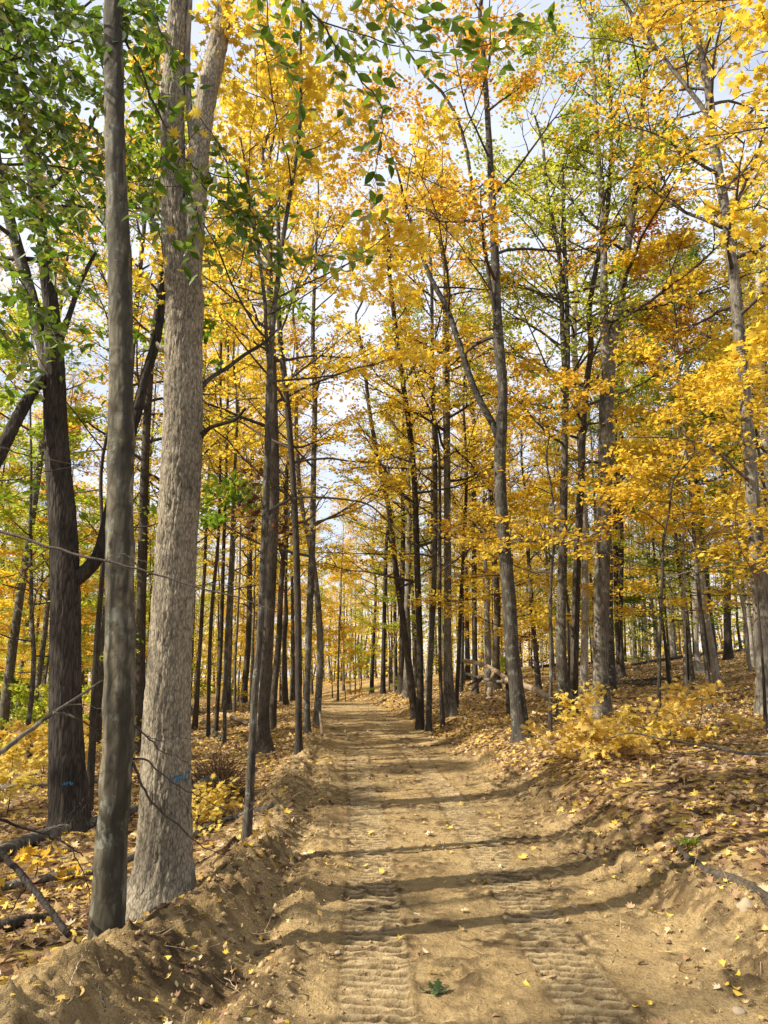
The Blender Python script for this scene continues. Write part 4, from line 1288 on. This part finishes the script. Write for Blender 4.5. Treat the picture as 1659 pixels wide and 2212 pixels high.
log('dead_branch', 'thin dark branch with withered leaves in front of the grey log', 'branch', [(-40, 1765), (0, 1770), (40, 1785), (110, 1805), (180, 1850)], [6, 6, 5, 4, 2], Y=(5.2, 5.4), bark='dark',
    forks=([[(110, 1805), (150, 1830), (185, 1900), (197, 1960)], .005, (5.3, 5.2)], [[(90, 1800), (150, 1775), (190, 1735)], .004, (5.3, 5.6)], [[(120, 1785), (160, 1750), (185, 1722)], .003, (5.3, 5.6)]))
log('fallen_log', 'rough grey log lying on the sandy edge at the lower right border', 'log', [(1450, 1818), (1490, 1860), (1525, 1888), (1570, 1904), (1610, 1922), (1680, 1968)], [9, 15, 19, 23, 26, 27], .5, bark='brown')
log('fallen_log', 'upper broken pale log of the pile beyond the forked tree', 'log', [(1001, 1427), (1020, 1430), (1049, 1438), (1075, 1452), (1100, 1470)], [8, 9, 9, 10, 11], Y=(18.5, 17), bark='wood')
log('fallen_log', 'thick pale log end right of the forked tree', 'log', [(1095, 1468), (1129, 1480), (1160, 1492), (1188, 1508)], [11, 12, 13, 14], Y=(17, 15.2), bark='wood')
log('fallen_log', 'lower grey log of the broken pile beyond the forked tree', 'log', [(1005, 1454), (1030, 1462), (1060, 1470), (1100, 1474)], [6, 6, 7, 7], Y=(18, 17), bark='log')
log('stick', 'short stick slanting under the broken logs', 'stick', [(1010, 1480), (1040, 1466)], [4, 4], Y=(17.5, 17.5), bark='brown')
log('stick', 'dark stick propped against the broken logs', 'stick', [(1020, 1492), (1042, 1464)], [5, 5], Y=(17, 17.2), bark='brown')
log('stump', 'jagged broken stump beside the pile of broken logs', 'stump', [(1057, 1510), (1059, 1485), (1064, 1462), (1067, 1452)], [14, 12, 9, 3], Y=(16.5, 16.6), bark='wood')
log('fallen_branch', 'thin dark branch lying left on the open leafy slope', 'branch', [(1345, 1474), (1400, 1470), (1470, 1465)], [4, 5, 4], .8, bark='dark')
log('fallen_branch', 'short dark branch at the foot of the pale trunk on the slope', 'branch', [(1480, 1444), (1520, 1446), (1556, 1449)], [4, 4, 4], .8, bark='dark')
log('fallen_log', 'long dark fallen log across the top of the right slope', 'log', [(1365, 1439), (1464, 1424), (1563, 1414), (1650, 1404)], [6, 7, 8, 9], .9, bark='dark')
log('fallen_log', 'dark log lying beyond the right hand cluster of trunks', 'log', [(1150, 1445), (1200, 1440), (1285, 1436)], [6, 7, 6], .9, bark='dark')
log('fallen_branch', 'long thin bare branch arching over the leaves beside the yellow seedlings', 'branch', [(1310, 1594), (1365, 1584), (1426, 1594), (1500, 1607), (1554, 1616), (1602, 1627), (1680, 1629)], [2, 3, 4, 4.5, 5, 5.5, 6], Y=(7.9, 7.0), bark='log',
    forks=([[(1540, 1614), (1500, 1627), (1455, 1626)], .007, (7.3, 7.2)],))
log('stick', 'bent stick across the far end of the left belt of prints', 'stick', [(705, 1597), (725, 1588), (745, 1590), (752, 1598)], [3, 4, 4, 3], .8, bark='wood')
log('stick', 'thin stick lying at the right verge under the forked tree', 'stick', [(930, 1612), (980, 1608), (1035, 1596)], [3, 4, 4], .8, bark='brown')
log('stick', 'pale straight stick on the rough sand beside the left prints', 'stick', [(612, 1912), (626, 1936), (640, 1960)], [5, 5, 3], .8, bark='wood')
log('stick', 'thin stick standing crooked on the sandy berm in the lower left', 'stick', [(150, 2132), (163, 2095), (178, 2068), (188, 2038)], [3, 3, 3, 2], Y=(3.0, 3.15), bark='wood')
log('stick', 'curved rootlet hanging over the lower left sand face', 'stick', [(228, 2185), (224, 2160), (216, 2135), (195, 2120)], [3, 3, 3, 2], Y=(3.0, 3.1), bark='brown')
log('stick', 'small stick in the middle of the track between the prints', 'stick', [(946, 1818), (955, 1830), (966, 1842)], [3, 3, 3], .8, bark='wood')
log('root', 'dark root poking out of the right bank', 'root', [(1165, 1712), (1210, 1718), (1265, 1710)], [4, 5, 4], .9, bark='brown', k=8)
log('root', 'forked root showing in the sandy cut of the right bank', 'root', [(1150, 1728), (1195, 1735), (1235, 1712)], [3, 4, 3], .9, bark='wood', k=8)

# torn root heap behind the berm
rh = np.array(at(466, 1690, 9.2)); rh[2] = hz(rh[0], rh[1])
T = thing('root_heap', rh, 'brown heap of torn roots and twigs right of the big oak', 'root heap')
a, b = np.meshgrid(np.linspace(0, 2 * math.pi, 25), np.linspace(0, 1, 12))
rr_ = .30 * np.cos(b * math.pi / 2) * (1 + .9 * (noise3(np.cos(a) * 2, np.sin(a) * 2, b * 3, 3) - .5))
V = np.stack([rr_ * np.cos(a) * 1.0, rr_ * np.sin(a), np.sin(b * math.pi / 2) * .26 * (1 + .5 * (noise3(np.cos(a) * 3, np.sin(a) * 3, b * 4, 9) - .5)) - .04], -1)
i = np.arange(12 * 25).reshape(12, 25)
build('mound', [(V.reshape(-1, 3), np.stack([i[:-1, :-1], i[:-1, 1:], i[1:, 1:], i[1:, :-1]], -1).reshape(-1, 4))], BK['root'], T)
n = 900
D = nrm(r1.normal(0, 1, (n, 3)) * [1, .8, .6] + [0, 0, .55])
P0 = D * [.30, .30, .36] * r1.uniform(.4, 1, (n, 1))
P0[:, 2] = np.abs(P0[:, 2])
PP = paths(r1, P0, D + r1.normal(0, .5, (n, 3)), r1.uniform(.15, .5, n), 5, .28, -.03)
o = build('twigs', [tubes(PP, r1.uniform(.002, .007, (n, 1)) * np.linspace(1, .3, 6)[None], 4)], BK['root'], T)
o['kind'] = 'stuff'
Q = np.array([at(*p, y) for p, y in (((412, 1712), 8.3), ((440, 1690), 8.4), ((462, 1680), 8.6), ((480, 1700), 8.8))]) - rh
build('root', [tube1(Q, [.05, .045, .04, .02], 8, 16, .006, r1)], BK['log'], T)

# grey brush on the slope
for pxl, Yb, lab in (((1392, 1425), 24, 'grey leafless brush heaped on the slope between the oak and the sapling'),):
    c = at(*pxl, Yb); c[2] = hz(c[0], c[1])
    T = thing('brush_heap', c, lab, 'brush heap')
    n = 260
    P0 = r1.normal(0, 1, (n, 3)) * [.8, .6, .0] + [0, 0, .02]
    o = build('twigs', [tubes(paths(r1, P0, r1.normal(0, 1, (n, 3)) * [1, 1, .4] + [0, 0, .35], r1.uniform(.5, 1.5, n), 5, .2, -.04), r1.uniform(.004, .010, (n, 1)) * np.linspace(1, .3, 6)[None], 3)], BK['grey'], T)
    o['kind'] = 'stuff'

# ------------------------------------------------------------------ seedlings and low plants
def seedling(pxl, Hh, lab, leaf='yellow', n=7, templ='maple', size=.115, Y=None, name='maple_seedling', cat='seedling', group=None, spread=.8, nl=3, seed=0):
    h = ground_hit(*pxl) if Y is None else at(*pxl, Y)
    h[2] = hz(h[0], h[1])
    r = np.random.default_rng(2000 + seed)
    T = thing(name, h, lab, cat, group)
    tp = trunk_line(r, Hh, .15, .03, 8)
    tr = np.linspace(.008, .002, 8)
    g = grow(r, tp, tr, h0=Hh * .18, n=n, l0=spread, l1=spread * .5, e0=5, e1=45, up=.0, sub=4, tw=3, nl=nl, zj=.2, sp=.06)
    build('stem', [tubes(tp[None], tr[None], 6, (1, .1, 0))], BK['twig'], T)
    o = build('branches', branch_parts(g, (4, 3, 3)), BK['twig'], T); o['kind'] = 'stuff'
    q = g[3]; q[:, 2] = np.maximum(q[:, 2], .05)
    o = leaf_mesh('crown', r, q, size * r.uniform(.7, 1.2, len(q)), .6, LM[SEEDMAT.get(leaf, leaf)], T, templ, clump=g[4]); o['kind'] = 'stuff'

GS = 'yellow maple seedlings on the right bank'
seedling((1240, 1650), .55, 'leftmost bushy yellow seedling on the right bank below the trunk cluster', seed=1, group=GS)
seedling((1300, 1650), .45, 'low dense yellow seedling second from the left on the right bank', seed=2, group=GS)
seedling((1262, 1600), .62, 'tall yellow seedling in front of the dark trunk of the cluster', seed=3, group=GS, size=.11)
seedling((1375, 1625), .45, 'yellow seedling in the middle of the row behind the arching branch', seed=4, group=GS)
seedling((1440, 1610), .45, 'yellow seedling right of the thin sapling stem', seed=5, group=GS)
seedling((1500, 1590), .6, 'rightmost yellow seedling at the sunny patch of leaves', seed=6, group=GS)
seedling((450, 1775), .38, 'yellow bushy plant between the big oak and the slim tree', 'yellow', seed=7, name='bushy_plant', cat='plant', spread=.5, size=.08)
seedling((430, 1790), .28, 'small yellow plant at the right foot of the big oak', 'yellow', seed=8, name='bushy_plant', cat='plant', spread=.4, size=.07)
seedling((80, 1900), .35, 'orange yellow seedling beside the thin log at the left border', 'amber', seed=9, spread=.45, nl=1, n=4)
seedling((20, 1760), .8, 'yellow seedling at the left border above the long grey log', 'yellow', seed=10, spread=.5, nl=3)
seedling((270, 1640), .9, 'yellow seedling glimpsed between the beech and the oak', 'yellow', seed=11, spread=.5, nl=3, templ='star')
for i, (p, lf, lab, hh) in enumerate([((60, 1640), 'lime', 'greenish bush in the low wood left of the dark tree', 1.5), ((20, 1600), 'green', 'dark green bush at the left border in the low wood', 1.6),
                                  ((240, 1590), 'lime', 'greenish bush between the dark tree and the beech', 1.4), ((440, 1512), 'green', 'dark green bush in the low wood just right of the big oak', 1.2),
                                  ((500, 1508), 'green', 'dark green bush behind the three slim poles', 1.0), ((90, 1700), 'yellow', 'yellow bush at the foot of the dark tree', .8),
                                  ((1090, 1470), 'lime', 'greenish bush behind the forked tree', .9), ((870, 1490), 'lime', 'greenish low bush by the track crest', .8)]):
    seedling(p, hh, lab, lf, n=14, templ='star', size=.13, spread=1.0, nl=7, name='bush', cat='bush', seed=30 + i)

# oak sprig dropped on the track
SPS = .52
sp = ground_hit(940, 2150)
T = thing('oak_sprig', sp, 'green oak sprig with a few leaves dropped on the track', 'sprig')
T.scale = (SPS,) * 3
build('stem', [tube1([(-.14, .03, .01), (-.05, .01, .03), (.02, .02, .04), (.12, -.02, .02)], [.003, .0035, .003, .0015], 6, 12, .002, r1)], BK['twig'], T)
OL = np.array([(0, 0)] + _mirror([(.10, -.8), (.28, -.6), (.14, -.42), (.42, -.22), (.2, -.02), (.5, .22), (.22, .38), (.34, .66), (.12, .74)], (0, 1.0), (0, -1.0)))
OL = OL * np.array([1.5, 1.0])
TEMPL['oakleaf'] = (OL, _fan(OL))
LM['oakgreen'] = leaf_mat('oak_leaf', [(0, (.04, .075, .025)), (1, (.075, .12, .04))], gloss=.3)
OV = leaf_variants(3, 'oakgreen', 'oakleaf', [.2, .6, .9], 500)
for v, (lx, rot, s_) in enumerate([((.03, .05, .05), (.45, .1, .1), .17), ((-.09, .03, .03), (.2, .5, 1.3), .14), ((.0, -.03, .03), (-.1, .2, 2.6), .13), ((.08, .0, .04), (.3, -.4, -1.2), .15), ((-.02, .06, .045), (.5, .2, .8), .13)]):
    o = link('leaf', OV[v % 3], T)
    o.location, o.rotation_euler, o.scale = lx, rot, (s_,) * 3
seedling((1500, 1835), .10, 'tiny green plant among brown leaves on the right bank', 'herb', n=4, spread=.07, size=.045, nl=1, name='small_plant', cat='plant', seed=50, templ='ovate')

# stones
def stone(pxl, s, lab):
    h = ground_hit(*pxl)
    T = thing('stone', h, lab, 'stone')
    import bmesh
    bm = bmesh.new(); bmesh.ops.create_icosphere(bm, subdivisions=3, radius=1)
    V = np.array([v.co[:] for v in bm.verts]); F = np.array([[v.index for v in f.verts] for f in bm.faces]); bm.free()
    V = V * (1 + .5 * (noise3(V[:, 0] * 1.3 + s[0] * 90, V[:, 1] * 1.3, V[:, 2] * 1.3, 4) - .5))[:, None] * np.array(s) + [0, 0, s[2] * .4]
    build('rock', [(V, F)], STONE, T)
m_, t_, N_, L_, out_ = new_mat('stone')
n_ = N_('ShaderNodeTexNoise', i_Scale=30.0, i_Detail=5.0); r_ = ramp(N_, [(.3, (.22, .165, .10)), (.7, (.34, .27, .18))]); p_ = N_('ShaderNodeBsdfPrincipled', i_Roughness=.85)
L_(n_.outputs['Fac'], r_.inputs[0]); L_(r_.outputs[0], p_.inputs['Base Color']); L_(p_.outputs[0], out_.inputs['Surface'])
STONE = m_
stone((1614, 1970), (.055, .05, .05), 'rounded tan stone beside the log at the lower right')
stone((730, 2060), (.018, .014, .012), 'small white pebble at the left edge of the prints')
stone((1598, 2190), (.03, .025, .02), 'flat tan stone near the lower right corner')

# blue paint on the oak and the dark tree
def paint(T, loc, axis_px, Y, rad_px, py0, py1, a0, a1, relief, seed, lab):
    c0, c1 = at(*axis_px[0], Y) - loc, at(*axis_px[1], Y) - loc
    nz, na = 10, 40
    P = np.linspace(0, 1, nz)
    A = np.linspace(R(a0), R(a1), na)
    cx = c0 + (c1 - c0) * P[:, None]
    rad = rad_px * .5 * Y / FPX
    d = np.stack([np.cos(A), np.sin(A), 0 * A], -1)
    rag = (noise2(A * 6, A * 0, seed) - .5)[None, :] * np.array([1, -1])[(P > .5).astype(int)][:, None] * .02
    V = cx[:, None] + d[None] * rad
    V[..., 2] += rag + np.linspace(.0, .012, na)[None]
    V = rough_bark(V, nz, na, cx, seed=relief[1], **relief[0]).reshape(nz, na, 3)
    V = (V + d[None] * .006).reshape(-1, 3)
    i = np.arange(nz * na).reshape(nz, na)
    F = np.stack([i[:-1, :-1], i[:-1, 1:], i[1:, 1:], i[1:, :-1]], -1).reshape(-1, 4)
    F = F[noise3(V[F[:, 0], 0] * 60, V[F[:, 0], 1] * 60, V[F[:, 0], 2] * 60, seed) > .40]
    o = build('paint_band', [(V, F)], BLUE, T)
    o['label'] = lab
BLUE = paint_mat('blue_paint', (.03, .17, .31))
paint(oak, oak_loc, ((357, 1684), (358, 1671)), 5.3, 96, 0, 0, -62, -8, (dict(amp=0.020, fa=8, fz=11), 5), 8, 'bright blue paint band')
paint(darkt, dark_loc, ((146, 1691), (146, 1685)), 8.0, 73, 0, 0, -88, -52, (dict(amp=0.013, fa=8, fz=7), 7), 12, 'faint blue paint mark')

# ------------------------------------------------------------------ fallen leaves
rl = np.random.default_rng(42)
def sample(n, y0, y1, margin=1.2):
    y = np.sqrt(y0 ** 2 + (y1 ** 2 - y0 ** 2) * rl.random(n))
    x = rl.uniform(-1, 1, n) * (.53 * y + margin)
    return x, y

def litter(n, y0, y1, templ, size, name='leaf_litter', sand_keep=.02):
    x, y = sample(n, y0, y1)
    u, sand = ground_masks(x, y)
    p = (1 - sand) * (.35 + .65 * sstep(-.25, .1, fbm(x * .9, y * .9, 3, 61))) + sand * sand_keep * (1 + 14 * np.exp(-((np.abs(u - .1) - 1.6) / .38) ** 2))
    k = rl.random(n) < p
    x, y = x[k], y[k]
    z = height(x, y) + rl.uniform(.004, .035, len(x)) * np.where(sand[k] > .5, .45, 1)
    return np.c_[x, y, z], sand[k], size * rl.uniform(.6, 1.25, len(x))

A1, S1, Z1 = litter(13000, 2.6, 8.5, 'maple', .088, sand_keep=.04)
# the 300 that show largest become things of their own
d = A1 - EYE
zc = d @ np.array([0, math.cos(PITCH), math.sin(PITCH)])
px = IW / 2 + d[:, 0] / zc * FPX; py = IH / 2 - (d @ np.array([0, -math.sin(PITCH), math.cos(PITCH)])) / zc * FPX
ok = (px > 5) & (px < IW - 5) & (py > 0) & (py < IH - 5)
score = np.where(ok, Z1 / zc, 0) * np.where(S1 > .5, 1.25, 1)
pick = np.argsort(-score)[:300]
FALL = [('yellow', .80, .30), ('orange', .68, .15), ('brown', .34, .27), ('dark brown', .12, .16), ('pale tan', .91, .12)]
FV = {}
for ci, (cname, tint, w) in enumerate(FALL):
    FV[cname] = leaf_variants(4, 'litter', 'maple', [tint], 600 + ci * 20, fold=.8, curl=.9, name='fallen_leaf') + leaf_variants(3, 'litter', 'ovate', [tint], 610 + ci * 20, fold=.7, curl=.8, name='fallen_leaf')
def where_label(x, y, sd):
    u = float(road_u(np.array(x), np.array(y)))
    if sd > .5 and -1.0 < u < 1.2:
        return 'on the open sand of the track'
    if u < 0:
        return 'on the sandy berm at left' if sd > .5 else 'among the litter behind the left berm'
    return 'on the sandy right verge' if sd > .5 else 'in the leaf carpet on the right bank'
for i in pick:
    ci = int(rl.choice(5, p=[a[2] for a in FALL]))
    cname = FALL[ci][0]
    o = link('fallen_leaf', FV[cname][int(rl.integers(0, 7))])
    e = .02
    gx = (height(A1[i:i + 1, 0] + e, A1[i:i + 1, 1], False) - height(A1[i:i + 1, 0] - e, A1[i:i + 1, 1], False))[0] / (2 * e)
    gy = (height(A1[i:i + 1, 0], A1[i:i + 1, 1] + e, False) - height(A1[i:i + 1, 0], A1[i:i + 1, 1] - e, False))[0] / (2 * e)
    o.location = A1[i] + [0, 0, .006]
    o.rotation_euler = (math.atan(gy) + rl.normal(0, .35), -math.atan(gx) + rl.normal(0, .35), rl.uniform(0, 6.28))
    s_ = float(Z1[i]) * (.9 if S1[i] < .5 else .52)
    o.scale = (s_, s_, s_)
    wl = where_label(A1[i, 0], A1[i, 1], S1[i])
    tag(o, f'{cname} fallen leaf lying {wl}', 'leaf', f'{cname} leaves {wl}')
rest = np.setdiff1d(np.arange(len(A1)), pick)
parts, tints = [], []
def add(A, Z, templ, tilt):
    V, F, m = leaves(rl, A, Z, tilt, templ, fold=.5, curl=.6)
    parts.append((V, F))
    # sun bleached and dark leaves lie in patches
    t = np.clip(.92 * rl.random(len(A)) + .35 * fbm(A[:, 0] * .8, A[:, 1] * .8, 3, 71) + .06, 0, 1)
    tints.append(np.repeat(t, m))
add(A1[rest], Z1[rest], 'maple', .42)
A2, S2, Z2 = litter(25000, 8.5, 17, 'star', .095, sand_keep=.02)
add(A2, Z2, 'star', .42)
A3, S3, Z3 = litter(48000, 17, 45, 'kite', .14, sand_keep=.012)
add(A3, Z3, 'kite', .40)
o = build('leaf_litter', parts, LM['litter'], tint=np.concatenate(tints), smooth=False)
tag(o, 'carpet of fallen yellow and brown leaves covering both sides of the track', kind='stuff')

# crumbs of soil and rootlets on the disturbed sand
n = 9000
x, y = sample(n * 5, 2.6, 11, .3)
u, sand = ground_masks(x, y)
k = rl.random(len(x)) < sand * (.08 + .9 * np.exp(-((u + 1.25) / .5) ** 2) + .5 * np.exp(-((u - 1.45) / .35) ** 2) + .22 * np.exp(-((np.abs(u) - .8) / .12) ** 2))
x, y = x[k][:n], y[k][:n]
z = height(x, y)
ico = np.array([(0, 0, 1), (.9, 0, .3), (.28, .85, .3), (-.72, .53, .3), (-.72, -.53, .3), (.28, -.85, .3), (0, 0, -.6)])
icf = np.array([[0, i, i % 5 + 1] for i in range(1, 6)] + [[6, i % 5 + 1, i] for i in range(1, 6)])
s_ = .003 + (.010 + .010 * (u[k][:n] < -.9)) * rl.random(len(x)) ** 3.5
V = np.c_[x, y, z - s_ * .05][:, None] + (ico[None] * rl.uniform(.25, 1.7, (len(x), 7, 3))) * s_[:, None, None]
F = (icf[None] + (np.arange(len(x)) * 7)[:, None, None]).reshape(-1, 3)
CL, tcl, NN, LL_, oo = new_mat('soil_crumbs')
n_ = NN('ShaderNodeAttribute', attribute_name='tint'); r_ = ramp(NN, [(0, (.07, .045, .022)), (.35, (.24, .155, .068)), (1, (.38, .265, .12))]); p_ = NN('ShaderNodeBsdfPrincipled', i_Roughness=.95)
LL_(n_.outputs['Fac'], r_.inputs[0]); LL_(r_.outputs[0], p_.inputs['Base Color']); LL_(p_.outputs[0], oo.inputs['Surface'])
o = build('soil_crumbs', [(V.reshape(-1, 3), F)], CL, tint=np.repeat(rl.random(len(x)) ** .6, 7), smooth=False)
tag(o, 'loose crumbs of soil scattered along the edges of the sandy track', kind='stuff')
n = 900
x, y = sample(n * 3, 2.6, 12, .3)
u, sand = ground_masks(x, y)
k = rl.random(len(x)) < (.10 + .8 * np.exp(-((u + 1.3) / .6) ** 2) + .6 * np.exp(-((u - 1.6) / .5) ** 2))
x, y = x[k][:n], y[k][:n]
PP = paths(rl, np.c_[x, y, height(x, y) + .004], rl.normal(0, 1, (len(x), 3)) * [1, 1, .25], rl.uniform(.04, .28, len(x)), 4, .22, .0)
PP[..., 2] = np.maximum(PP[..., 2], height(PP[..., 0], PP[..., 1]) + .001)
o = build('twig_debris', [tubes(PP, rl.uniform(.0012, .004, (len(x), 1)) * np.linspace(1, .4, 5)[None], 4)], BK['wood'])
tag(o, 'small twigs and rootlets strewn over the sandy edges of the track', kind='stuff')

# ------------------------------------------------------------------ far wood
rf = np.random.default_rng(9)
n = 520
a = rf.uniform(-.62, .62, n); dd = rf.uniform(92, 165, n)
x, y = dd * np.sin(a), dd * np.cos(a)
z = height(x, y, False)
Hh = rf.uniform(9, 19, n)
P = np.stack([np.c_[x + rf.normal(0, .3, n), y, z + Hh * f] for f in (0, .3, .6, .9)], 1)
tr_parts = [tubes(P, np.outer(rf.uniform(.08, .2, n), [1, .8, .55, .2]), 5, (1, .1, 0))]
m = 120
q = np.repeat(np.c_[x, y, z], m, 0)
hh = np.repeat(Hh, m)
f = rf.beta(1.05, 1.25, n * m)
q = q + np.c_[rf.normal(0, 1.3, n * m), rf.normal(0, 1.3, n * m), hh * (.01 + .97 * f)]
fo = leaf_mesh('distant_wood', rf, q, .58 * rf.uniform(.6, 1.3, n * m), .6, LM['yellow'], clump=np.repeat(rf.random(n), m))
tag(fo, 'yellow leaves of the far wood closing the view beyond the trees', kind='stuff')
to = build('distant_trunks', tr_parts, BK['brown'])
tag(to, 'mass of far trunks closing the view beyond the trees', kind='stuff')

# ------------------------------------------------------------------ labels that single out each background tree
MARKS = [(-200, 'the left border'), (140, 'the dark furrowed tree'), (258, 'the grey beech'), (365, 'the big oak'), (560, 'the slim knobbly tree'), (645, 'the dark berm trunk'),
         (690, 'the bent pale trunk'), (828, 'the crest trunk'), (905, 'the dark straight trunk'), (969, 'the stout pale trunk'), (1110, 'the forked tree'), (1215, 'the trunk cluster'),
         (1300, 'the thick grey oak'), (1424, 'the thin sapling'), (1508, 'the pale dark footed trunk'), (1645, 'the border tree'), (2200, 'the right border')]
ORD = ['nearest', 'second', 'third', 'fourth', 'fifth', 'sixth', 'seventh', 'eighth', 'ninth', 'tenth', 'eleventh', 'twelfth', 'thirteenth', 'fourteenth', 'fifteenth']
buckets = {}
for t, lab, x, y in FILL:
    ppx = IW / 2 + x / (y * math.cos(PITCH)) * FPX if y > 1 else -500
    if ppx < -60 or ppx > IW + 60:
        side = 'left' if ppx < 0 else 'right'
        key = (lab, 'standing beyond the %s border' % side)
    else:
        i = max(j for j, (a_, b_) in enumerate(MARKS) if a_ <= ppx)
        A_, B_ = MARKS[i][1], MARKS[min(i + 1, len(MARKS) - 1)][1]
        key = (lab, f'between {A_} and {B_}')
    buckets.setdefault(key, []).append((y, t))
for (lab, pl), v in buckets.items():
    v.sort(key=lambda a: a[0])
    for i, (y, t) in enumerate(v):
        short = pl.replace('the ', '') if len((lab + pl).split()) > 8 else pl
        t['label'] = lab + ' ' + short if len(v) == 1 else f'{ORD[min(i, 14)]} {lab} back, {short}'
print('triangles', sum(len(m.loop_triangles) or sum(len(p.vertices) - 2 for p in m.polygons) for m in bpy.data.meshes))
print('objects', len(COL.objects))
